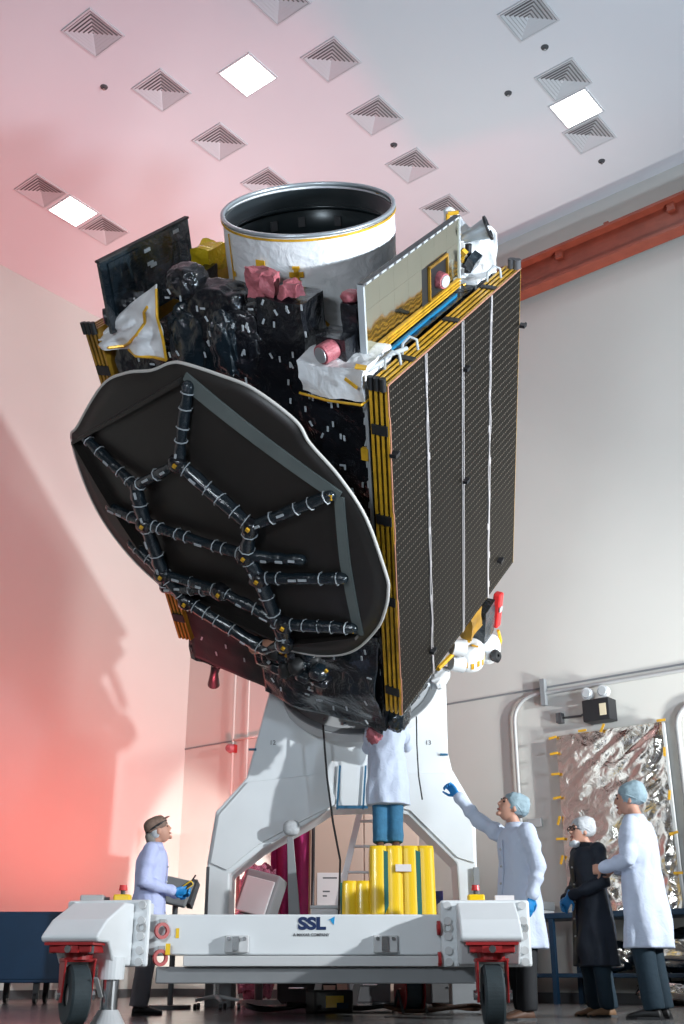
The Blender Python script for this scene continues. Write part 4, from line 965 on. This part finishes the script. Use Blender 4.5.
# boom joint and harness bundle below the dish
for k in range(30):
    c_ = Vector((.35 + rng.uniform(-.18, .55), -.28 + rng.uniform(-.12, .12), -2.98 + rng.uniform(-.42, .06)))
    blob(c_, (rng.uniform(.05, .11), .09, rng.uniform(.05, .11)), .2, 2.4, k * 1.3, 3).build('boom_joint', rng.choice(['mli_black', 'mli_teal', 'black_flat']), sat, smooth=True)
for k in range(12):
    c_ = Vector((.35 + rng.uniform(-.2, .8), -.40, -3.0 + rng.uniform(-.35, .08)))
    MB().box(c_, (.035, .02, .035), rotM(0, rng.uniform(0, 90), 0)).build('kapton_dot', rng.choice(['kapton', 'tape_white', 'kapton_dark']), sat)
MB().tube([(-.05, -.40, -2.86), (.15, -.42, -2.98), (.32, -.38, -3.12)], .03, 8).build('harness', 'pink_cover', sat)
MB().tube([(.2, -.52, -3.0), (.45, -.55, -2.86), (.62, -.5, -2.78)], .07, 10).build('harness', 'copper_edge', sat, smooth=True)
for x in (-.6, .75): MB().cyl((x, -.44, -1.2), (x, .12, -1.2), .05, n=12).build('dish_standoff', 'black_flat', sat)
for x, z in ((.30, -2.7), (-.35, -2.5)): MB().cyl((x, -.42, z), (x, .12, z), .06, n=12).build('dish_standoff', 'black_flat', sat)
# ---- white tape tags all over the black blankets
tg = MB()
def tagbox(x, y, z, s_=1.0):
    tg.box((x, y, z), (.018, .006, .055), rotM(0, rng.choice([0, 0, 5, -8, 25, -30, 85]), 0))
for _ in range(85):
    x = rng.uniform(-.7, 1.34); z = rng.uniform(-1.6, -.12)
    tagbox(x, .055, z)
for _ in range(38): tagbox(rng.uniform(-.80, .28), .02 - rng.uniform(0, .05), rng.uniform(-.45, .55))
for _ in range(14): tagbox(rng.uniform(.28, .78), .088, rng.uniform(-.05, .58))
for _ in range(14): tagbox(rng.uniform(-1.45, -.82), .01, rng.uniform(-.65, -.2))
for _ in range(30): tagbox(rng.uniform(-.05, 1.3), -.09, rng.uniform(-4.0, -3.0))
for _ in range(16): tagbox(rng.uniform(-1.1, .1), .035, rng.uniform(-3.95, -3.1))
for i in range(24): tg.box((1.345 + .02 * (i % 2), .05, -.2 - i * .11), (.016, .03, .07), rotM(0, rng.uniform(-20, 20), 0))
o = tg.build('tape_tags', 'tape_white', sat); o['kind'] = 'stuff'
MB().tube([(1.37 + .02 * noise.noise(Vector((0, 0, i))), .04, -.15 - i * .19) for i in range(20)], .018, 6).build('edge_harness', 'tape_white', sat)
MB().box((1.34, .03, -.75), (.07, .04, .12)).build('kapton_dot', 'kapton', sat)

# dark crates and gear standing on the floor behind the dolly, seen below its beams
for x, y, w_, h_, m_, lb in ((-.55, 15.1, .5, .42, 'black_plastic', 'low black gear crate on the floor behind the dolly below the curtain'),
                        (.35, 15.78, .55, .50, 'dark_grey', 'dark grey gear crate with steel handle on the floor behind the ladder'),
                        (1.35, 15.0, .6, .46, 'black_plastic', 'wide black gear crate on the floor behind the right stand leg')):
    t = thing('gear_crate', lb, 'crate', (x, y, 0), R(8 * x))
    MB().bb(-w_ / 2, w_ / 2, -.2, .2, .0, h_ * .75).build('body', m_, t, bevel=.02)
    MB().bb(-w_ / 2 - .01, w_ / 2 + .01, -.21, .21, h_ * .75, h_).build('lid', m_, t, bevel=.02)
    for k in (-.15, .15): MB().bb(k - .03, k + .03, -.225, -.205, h_ * .66, h_ * .82).build('latch', 'conduit_steel', t)
    MB().tube([(-.09, -.205, h_ * .4), (-.09, -.235, h_ * .42), (.09, -.235, h_ * .42), (.09, -.205, h_ * .4)], .011, 6).build('handle', 'chrome', t)
t = thing('hose_reel', 'dark hose reel on a steel frame under the dolly near the right castor', 'reel', (.62, 11.0, 0), R(15))
MB().lathe([(.06, -.07), (.16, -.07), (.16, .07), (.06, .07)], n=28).move(Matrix.Translation((0, 0, .19)) @ Matrix.Rotation(R(90), 4, 'Y')).build('hose_coil', 'rubber', t, smooth=False)
for k in (-.09, .09):
    MB().cyl((k - .006, 0, .19), (k + .006, 0, .19), .185, n=28).build('side_disc', 'red_paint', t)
    for y in (-.15, .15): MB().tube([(k * 1.25, y, .015), (k * 1.25, 0, .2)], .014, 6).build('frame_leg', 'dark_grey', t)

# ================================================================== PEOPLE
def remesh(o, vox, smooth=3):
    d = o.modifiers.new('skin', 'REMESH'); d.mode = 'VOXEL'; d.voxel_size = vox; d.use_smooth_shade = True
    s_ = o.modifiers.new('soften', 'SMOOTH'); s_.iterations = smooth; s_.factor = .5
def hand(mb, wrist, d, palm, side, curl=25, spread=1.0, s=1.0):
    """palm and five jointed fingers; d: pointing direction, palm: direction the palm faces, side: +1 thumb on d x palm side"""
    d = Vector(d).normalized(); palm = Vector(palm); palm = (palm - d * palm.dot(d)).normalized(); t = d.cross(palm).normalized() * side
    W = Vector(wrist)
    rings = []
    for f_, hw, ht in ((-.02, .024, .02), (.02, .034, .018), (.055, .042, .017), (.088, .041, .014), (.096, .034, .010)):
        c_ = W + d * f_ * s
        rings.append([c_ + t * (hw * s * math.cos(a)) + palm * (ht * s * math.sin(a)) for a in [2 * math.pi * i / 12 for i in range(12)]])
    mb.loft(rings)
    for k, (off, ln) in enumerate(((.031, .072), (.011, .080), (-.010, .075), (-.030, .058))):
        p = W + d * .085 * s + t * off * s; pts = [p - d * .02 * s, p]; ang = curl * .5; dd = d + t * (off * 1.2 * spread)
        for fr_, extra in ((.42, 1.0), (.32, 1.1), (.26, .8)):
            a = R(ang); v_ = (dd.normalized() * math.cos(a) + palm * math.sin(a)); p = p + v_ * ln * fr_ * s; pts.append(p); ang += curl * extra
        mb.tube(pts, [.0098 * s, .0098 * s, .0092 * s, .0085 * s, .0075 * s], 8, ends=True)
    p = W + d * .022 * s + t * .030 * s; q = p + (d * .6 + t * .75 + palm * .25).normalized() * .038 * s; r_ = q + (d * .92 + t * .2 + palm * .4).normalized() * .033 * s
    mb.tube([p - t * .012, p, q, r_, r_ + (d + palm * .6).normalized() * .022 * s], [.014 * s, .0135 * s, .0115 * s, .010 * s, .0085 * s], 8, ends=True)
def person(label, loc, rz, P, coat, trouser, shoe, cap, glove=None, h=1.75, cap_kind='bouffant', hair='hair_dark', mask=False, glasses=False, hem=.45, collar=True, group=None):
    t = thing('person', label, 'person', loc, R(rz)); s = h / 1.75; t.scale = (s, s, s)
    Q = dict(hipL=(-.095, 0, .90), hipR=(.095, 0, .90), kneeL=(-.105, .02, .48), kneeR=(.105, .02, .48), ankL=(-.11, -.02, .08), ankR=(.11, -.02, .08),
             shL=(-.185, 0, 1.41), shR=(.185, 0, 1.41), elL=(-.25, -.02, 1.12), elR=(.25, -.02, 1.12), wrL=(-.24, .1, .88), wrR=(.24, .1, .88),
             neck=(0, -.005, 1.46), head=(0, .03, 1.63), hyaw=0, hpitch=0, lean=0, dirL=(0, .2, -1), dirR=(0, .2, -1), palmL=(1, 0, 0), palmR=(-1, 0, 0), curlL=28, curlR=28, tL=1, tR=-1)
    Q.update(P); V = {k: Vector(v) if isinstance(v, tuple) else v for k, v in Q.items()}
    HM = Matrix.Translation(V['head']) @ Matrix.Rotation(R(Q['hyaw']), 4, 'Z') @ Matrix.Rotation(R(Q['hpitch']), 4, 'X')
    # one continuous body: head, neck, trunk, arms, (bare hands), legs
    b = MB(); rings = []
    for k in range(15):
        t_ = -math.pi / 2 + math.pi * (.03 + .94 * k / 14); z = math.sin(t_); rg = []
        for i in range(20):
            a = 2 * math.pi * i / 20; x = math.cos(t_) * math.cos(a); y = math.cos(t_) * math.sin(a)
            lo = max(0, -z)
            px = x * .077 * (1 - .28 * lo); py = y * (.098 - (.012 * lo if y < 0 else 0)) + (.018 * lo) - (.03 * lo if y < 0 else 0) * y; pz = z * .122
            rg.append(HM @ Vector((px, py, pz)))
        rings.append(rg)
    b.loft(rings)
    b.tube([HM @ Vector(p) for p in ((0, .085, .03), (0, .104, .0), (0, .109, -.022), (0, .096, -.030))], [.010, .012, .0155, .013], 8, ends=True)   # nose
    b.ball(HM @ Vector((0, .082, -.098)), (.026, .020, .018), 10, 8)                       # chin
    b.tube([HM @ Vector((-.045, .086, .028)), HM @ Vector((.045, .086, .028))], .011, 8, ends=True)   # brow ridge
    for sx in (-1, 1): b.ball(HM @ Vector((sx * .079, -.008, -.008)), (.010, .020, .032), 10, 8)     # ears
    b.tube([V['neck'] + Vector((0, -.01, -.08)), V['neck'], HM @ Vector((0, -.015, -.05))], [.062, .055, .052], 14, ends=True)
    hipc = (V['hipL'] + V['hipR']) / 2; shc = (V['shL'] + V['shR']) / 2
    rings = []
    for f_, rx, ry in ((-.05, .10, .09), (.05, .155, .11), (.35, .135, .10), (.7, .155, .105), (.92, .165, .09), (1.05, .07, .06)):
        c_ = hipc.lerp(shc, f_); ax = (V['shR'] - V['shL']).lerp(V['hipR'] - V['hipL'], 1 - min(1, max(0, f_))).normalized(); ay = (shc - hipc).normalized().cross(ax).normalized()
        rings.append([c_ + ax * rx * math.cos(a) + ay * ry * math.sin(a) for a in [2 * math.pi * i / 18 for i in range(18)]])
    b.loft(rings)
    for S in 'LR':
        b.tube([V['sh' + S], V['sh' + S].lerp(V['el' + S], .5), V['el' + S], V['el' + S].lerp(V['wr' + S], .4), V['wr' + S]], [.056, .048, .040, .038, .027], 12, ends=True)
        b.tube([V['hip' + S], V['hip' + S].lerp(V['knee' + S], .4), V['knee' + S], V['knee' + S].lerp(V['ank' + S], .35), V['ank' + S]], [.088, .078, .054, .055, .036], 12, ends=True)
        b.ball(V['ank' + S] + Vector((0, .06, -.045)), (.035, .10, .03), 10, 8)
        if glove is None: hand(b, V['wr' + S], Q['dir' + S], Q['palm' + S], Q['t' + S], Q['curl' + S])
    o = b.build('body', 'skin', t); remesh(o, .0075, 2)
    if glove:
        for S in 'LR':
            g_ = MB(); hand(g_, V['wr' + S], Q['dir' + S], Q['palm' + S], Q['t' + S], Q['curl' + S], s=1.08)
            dd = Vector(Q['dir' + S]).normalized(); g_.tube([V['wr' + S] - dd * .05, V['wr' + S] + dd * .02], [.039, .031], 12)
            o = g_.build('glove', glove, t); remesh(o, .006, 2)
    # face
    for sx in (-1, 1):
        MB().ball(HM @ Vector((sx * .032, .086, .008)), (.013, .008, .009), 10, 8).build('eye', 'eye_dark', t, smooth=True)
        MB().tube([HM @ Vector((sx * .016, .099, .034)), HM @ Vector((sx * .034, .098, .038)), HM @ Vector((sx * .050, .088, .032))], .0055, 6, ends=True).build('eyebrow', hair, t, smooth=True)
    MB().tube([HM @ Vector((x, y, -.062)) for x, y in ((-.024, .090), (0, .101), (.024, .090))], .0062, 6, ends=True).build('mouth', 'lip', t, smooth=True)
    if glasses:
        g_ = MB()
        for sx in (-1, 1):
            rg = [HM @ Vector((sx * .033 + .024 * math.cos(a), .110, .010 + .019 * math.sin(a))) for a in [i * math.pi / 6 for i in range(13)]]; g_.tube(rg, .004, 6)
            g_.tube([HM @ Vector((sx * .057, .108, .014)), HM @ Vector((sx * .085, .0, .012))], .003, 6)
        g_.tube([HM @ Vector((-.01, .112, .014)), HM @ Vector((.01, .112, .014))], .003, 6); g_.build('glasses', 'black_plastic', t)
    if mask:
        blob((0, 0, 0), (.058, .045, .032), .14, 2.4, 3, 3).move(HM @ Matrix.Translation((0, .060, -.122))).build('lowered_mask', 'mask_paper', t, smooth=True)
    # hair and cap
    MB().ball((0, 0, 0), (.081, .098, .085), 18, 12).move(HM @ Matrix.Translation((0, -.020, .035))).build('hair', hair, t, smooth=True)
    if cap_kind == 'bouffant':
        c_ = blob((0, 0, 0), (.094, .112, .098), .07, 3.2, len(label) * .7, 4).move(HM @ Matrix.Translation((0, -.034, .050)) @ Matrix.Rotation(R(-16), 4, 'X')).build('bouffant_cap', cap, t, smooth=True)
        rg = [HM @ (Matrix.Rotation(R(20), 4, 'X') @ Vector((.089 * math.cos(a), -.012 + .104 * math.sin(a), .022))) for a in [i * math.pi / 16 for i in range(33)]]
        MB().tube(rg, .008, 6).build('elastic_band', cap, c_, smooth=True)
    else:
        c_ = blob((0, 0, 0), (.090, .112, .080), .03, 2.5, 2, 4).move(HM @ Matrix.Translation((0, -.012, .062))).build('soft_cap', cap, t, smooth=True)
        rg = [HM @ Vector((.088 * math.cos(a), -.008 + .108 * math.sin(a), .045 - .02 * math.sin(a) * -1)) for a in [i * math.pi / 16 for i in range(33)]]
        MB().tube(rg, .011, 6).build('visor_band', 'black_plastic', c_, smooth=True)
        MB().sheet(lambda u, v: HM @ Vector((.085 * math.cos(math.pi * (.15 + .7 * u)), .085 * math.sin(math.pi * (.15 + .7 * u)) + .06 * v, .078 + .012 * v)), 14, 4).build('peak', cap, c_, smooth=True, solid=.006)
        blob((0, 0, 0), (.060, .05, .085), .08, 2.5, 6, 3).move(HM @ Matrix.Translation((0, -.095, -.055))).build('hair_net_bun', 'hair_grey', t, smooth=True)
        MB().ball((0, 0, 0), (.083, .075, .075), 16, 10).move(HM @ Matrix.Translation((0, -.032, .0))).build('hair_net', 'cap_white', t, smooth=True)
    # coat: trunk, skirt and sleeves as one garment
    c_ = MB(); rings = []; n_ = 40; ln_ = Q['lean']
    prof = [(hem, .245, .195), (.62, .238, .185), (.78, .228, .175), (.95, .215, .160), (1.08, .200, .148), (1.22, .210, .150), (1.34, .218, .145), (1.42, .195, .120), (1.465, .115, .090), (1.485, .075, .070)]
    def ryz(z):
        for (z0, a0, b0), (z1, a1, b1) in zip(prof, prof[1:]):
            if z0 <= z <= z1 + 1e-6: return b0 + (b1 - b0) * (z - z0) / (z1 - z0)
        return .15
    zz = [hem + (1.485 - hem) * i / 34 for i in range(35)]
    for z in zz:
        for (z0, a0, b0), (z1, a1, b1) in zip(prof, prof[1:]):
            if z0 <= z <= z1 + 1e-6:
                f_ = (z - z0) / (z1 - z0); rx = a0 + (a1 - a0) * f_; ry = b0 + (b1 - b0) * f_; break
        hz = max(0, z - .92); cyy = math.tan(R(ln_)) * hz; zc = z - (1 - math.cos(R(ln_))) * hz
        sk = max(0, .95 - z) / .5
        rings.append([Vector((math.cos(a) * (rx + .016 * sk * math.sin(7 * a + z * 3) + .022 * noise.noise(Vector((math.cos(a) * 2.4, math.sin(a) * 2.4, z * 6 + h * 9)))), cyy + math.sin(a) * (ry + .016 * sk * math.sin(7 * a + z * 3) + .024 * noise.noise(Vector((math.cos(a) * 2.4, math.sin(a) * 2.4, z * 6 - h * 9)))), zc)) for a in [2 * math.pi * i / n_ for i in range(n_)]])
    c_.loft(rings)
    for S in 'LR':
        a, e, w_ = V['sh' + S], V['el' + S], V['wr' + S]; ww = e.lerp(w_, .90)
        pts = [a.lerp(e, -.05)] + [a.lerp(e, f_) for f_ in (.2, .4, .6, .8)] + [e] + [e.lerp(ww, f_) for f_ in (.2, .4, .6, .8, 1)]
        rr = [.078, .078, .074, .068, .066, .066, .062, .058, .053, .050, .048]
        rr = [r_ + .009 * math.sin(i * 2.4 + h * 9) for i, r_ in enumerate(rr)]
        c_.tube(pts, rr, 16, ends=True)
    o = c_.build('lab_coat', coat, t); remesh(o, .0115, 3); coat_o = o
    if collar:
        cy0 = math.tan(R(ln_)) * .54
        rg = lambda r_, z: [Vector((r_ * math.cos(a), cy0 + r_ * .95 * math.sin(a), z)) for a in [2 * math.pi * i / 24 for i in range(24)]]
        MB().loft([rg(.105, 1.44), rg(.092, 1.475), rg(.075, 1.508)], cap=False).build('collar', coat, coat_o, smooth=True, solid=.010)
        ptsF = [Vector((.012 * math.sin(z * 9), math.tan(R(ln_)) * max(0, z - .92) + ryz(z) - .001, z)) for z in [hem + .03 + i * (1.33 - hem) / 12 for i in range(13)]]
        MB().tube(ptsF, .007, 6).build('front_seam', coat, coat_o, smooth=True)
        for i in (3, 5, 7, 9, 11): MB().cyl(ptsF[i] + Vector((.025, -.002, 0)), ptsF[i] + Vector((.025, .014, 0)), .008, n=8).build('button', 'pale_grey', coat_o)
    # trousers
    c_ = MB()
    c_.ball(hipc + Vector((0, 0, .02)), (.165, .125, .13), 18, 10)
    for S in 'LR':
        a, k, an = V['hip' + S], V['knee' + S], V['ank' + S]
        c_.tube([a, a.lerp(k, .5), k, k.lerp(an, .3), k.lerp(an, .6), k.lerp(an, .85), an + Vector((0, -.005, -.012))], [r_ * (1 + .07 * math.sin(i * 2.6 + an.x * 30)) for i, r_ in enumerate((.106, .100, .086, .090, .080, .088, .082))], 16, ends=False)
    o = c_.build('trousers', trouser, t); remesh(o, .0115, 3)
    for S in 'LR':
        an = V['ank' + S]; rings = []
        for y, hw, hh in ((-.075, .030, .05), (-.06, .040, .085), (.0, .043, .095), (.06, .046, .075), (.12, .050, .055), (.17, .044, .042), (.195, .022, .028)):
            rings.append([Vector((an.x + hw * math.cos(a), an.y + .02 + y, an.z - .08 + .002 + max(0, hh * (.5 + .5 * math.sin(a)) if math.sin(a) > -.5 else 0))) for a in [2 * math.pi * i / 14 for i in range(14)]])
        sh = MB().loft(rings).build('shoe', shoe, t, smooth=True)
        MB().prism([(an.x - .046, an.y - .058), (an.x + .046, an.y - .058), (an.x + .054, an.y + .12), (an.x + .03, an.y + .215), (an.x - .03, an.y + .215), (an.x - .054, an.y + .12)], lambda a, b_, d: Vector((a, b_, d)), an.z - .08, an.z - .06).build('sole', 'black_plastic', sh)
    return t

# worker with a remote, behind the left outrigger, facing right and looking up
p1 = person('worker in pale lilac coat and peaked cap looking up, holding a yellow remote', (-1.80, 10.8, 0), -82,
       dict(head=(0, .06, 1.62), hpitch=24, hyaw=4, lean=3, elR=(.27, -.05, 1.13), wrR=(.13, .24, 1.06), elL=(-.26, 0, 1.13), wrL=(-.06, .28, 1.05), dirR=(-.35, 1, .1), dirL=(.4, 1, .05), palmR=(-.9, -.2, .5), palmL=(.9, -.2, .5), curlR=45, curlL=45),
       'coat_lilac', 'trouser_grey', 'shoe_black', 'cap_brown', 'glove_blue', 1.72, cap_kind='cap', hair='hair_grey', hem=.50)
rm_ = thing('remote_control', 'yellow and black hand remote held in blue gloves', 'remote', (0, 0, 0))
RM = Matrix.Translation((-1.80, 10.8, 0)) @ Matrix.Rotation(R(-82), 4, 'Z') @ Matrix.Scale(1.72 / 1.75, 4)
rm_.matrix_world = RM @ Matrix.Translation((.045, .355, 1.085)) @ Matrix.Rotation(R(35), 4, 'X')
MB().bb(-.045, .045, -.07, .08, -.005, .045).build('case', 'yellow_plastic', rm_, bevel=.012); MB().bb(-.03, .03, -.05, .05, .045, .05).build('keypad', 'black_plastic', rm_)
for sx in (-1, 1): MB().bb(sx * .05 - .008, sx * .05 + .008, -.06, .07, 0, .03).build('grip', 'black_plastic', rm_)
MB().cyl((0, .07, .03), (0, .14, .06), .008, n=8).build('antenna', 'black_plastic', rm_)

# worker on the yellow stool, seen from behind, arms up to the satellite
person('worker in white coat and blue jeans standing on the yellow stool, back turned', (.495, 12.24, 1.567), -4,
       dict(hipL=(-.085, -.03, .86), hipR=(.085, -.03, .86), kneeL=(-.085, .03, .46), kneeR=(.085, .03, .46), ankL=(-.085, -.02, .08), ankR=(.085, -.02, .08), lean=16, shL=(-.18, .13, 1.30), shR=(.18, .13, 1.30), elL=(-.23, .34, 1.16), elR=(.22, .36, 1.18), wrL=(-.20, .44, 1.40), wrR=(.17, .46, 1.42),
            neck=(0, .17, 1.38), head=(0, .30, 1.50), hpitch=-10, dirL=(.3, .3, 1), dirR=(-.3, .3, 1), palmL=(.6, .8, -.2), palmR=(-.6, .8, -.2)),
       'coat_white', 'jeans_blue', 'shoe_brown', 'cap_blue', 'glove_blue', 1.72, hem=.47, collar=False)
# worker reaching up to the stand
person('worker in white coat and blue hair cap reaching one gloved hand up to the stand', (1.47, 9.62, 0), 112,
       dict(head=(0, .035, 1.63), hpitch=28, hyaw=-8, elR=(.29, .20, 1.56), wrR=(.38, .34, 1.77), dirR=(.25, .5, .75), palmR=(-.5, .4, -.8), curlR=58, tR=-1,
            elL=(-.27, -.03, 1.13), wrL=(-.27, .05, .90), dirL=(.1, .25, -1), palmL=(1, .2, 0), kneeL=(-.10, .03, .48), ankL=(-.11, .06, .08), ankR=(.11, -.05, .08)),
       'coat_white', 'trouser_black', 'shoe_brown', 'cap_blue', 'glove_blue', 1.76, hem=.52)
# worker in the dark coat
person('worker in dark navy coat, white hair cap and lowered mask, gloved hands held together', (2.22, 10.35, 0), 108,
       dict(head=(0, .06, 1.61), hpitch=8, hyaw=0, elR=(.27, .0, 1.14), wrR=(.06, .25, .99), elL=(-.28, .02, 1.14), wrL=(-.07, .27, 1.02), dirR=(-.5, .7, -.45), dirL=(.35, .4, -.9), palmR=(-.6, -.7, 0), palmL=(.6, -.7, 0), curlL=30, curlR=30, lean=3),
       'coat_navy', 'jeans_dark', 'shoe_tan', 'cap_white', 'glove_blue', 1.66, hair='hair_dark', mask=True, glasses=True, hem=.42)
# worker with back turned at the bench
person('worker in long white coat and dark jeans with back half turned, bare hands in front', (2.54, 9.76, 0), 58,
       dict(head=(0, .05, 1.63), hpitch=2, hyaw=14, elR=(.27, .0, 1.15), wrR=(.10, .27, 1.10), elL=(-.27, .02, 1.14), wrL=(-.10, .30, 1.10), dirR=(-.6, .8, .1), dirL=(.5, .8, 0), palmR=(-.5, -.8, 0), palmL=(.5, -.8, 0), curlL=40, curlR=40, lean=2),
       'coat_white', 'jeans_dark', 'shoe_black', 'cap_blue', None, 1.86, hair='hair_dark', hem=.50)

# ------------------------------------------------------------------ turn the place into the room's axes
bpy.context.view_layer.update()
for o in list(bpy.data.objects):
    if o.parent is None and o.name not in DONE:
        o.matrix_world = G @ o.matrix_world
bpy.context.view_layer.update()
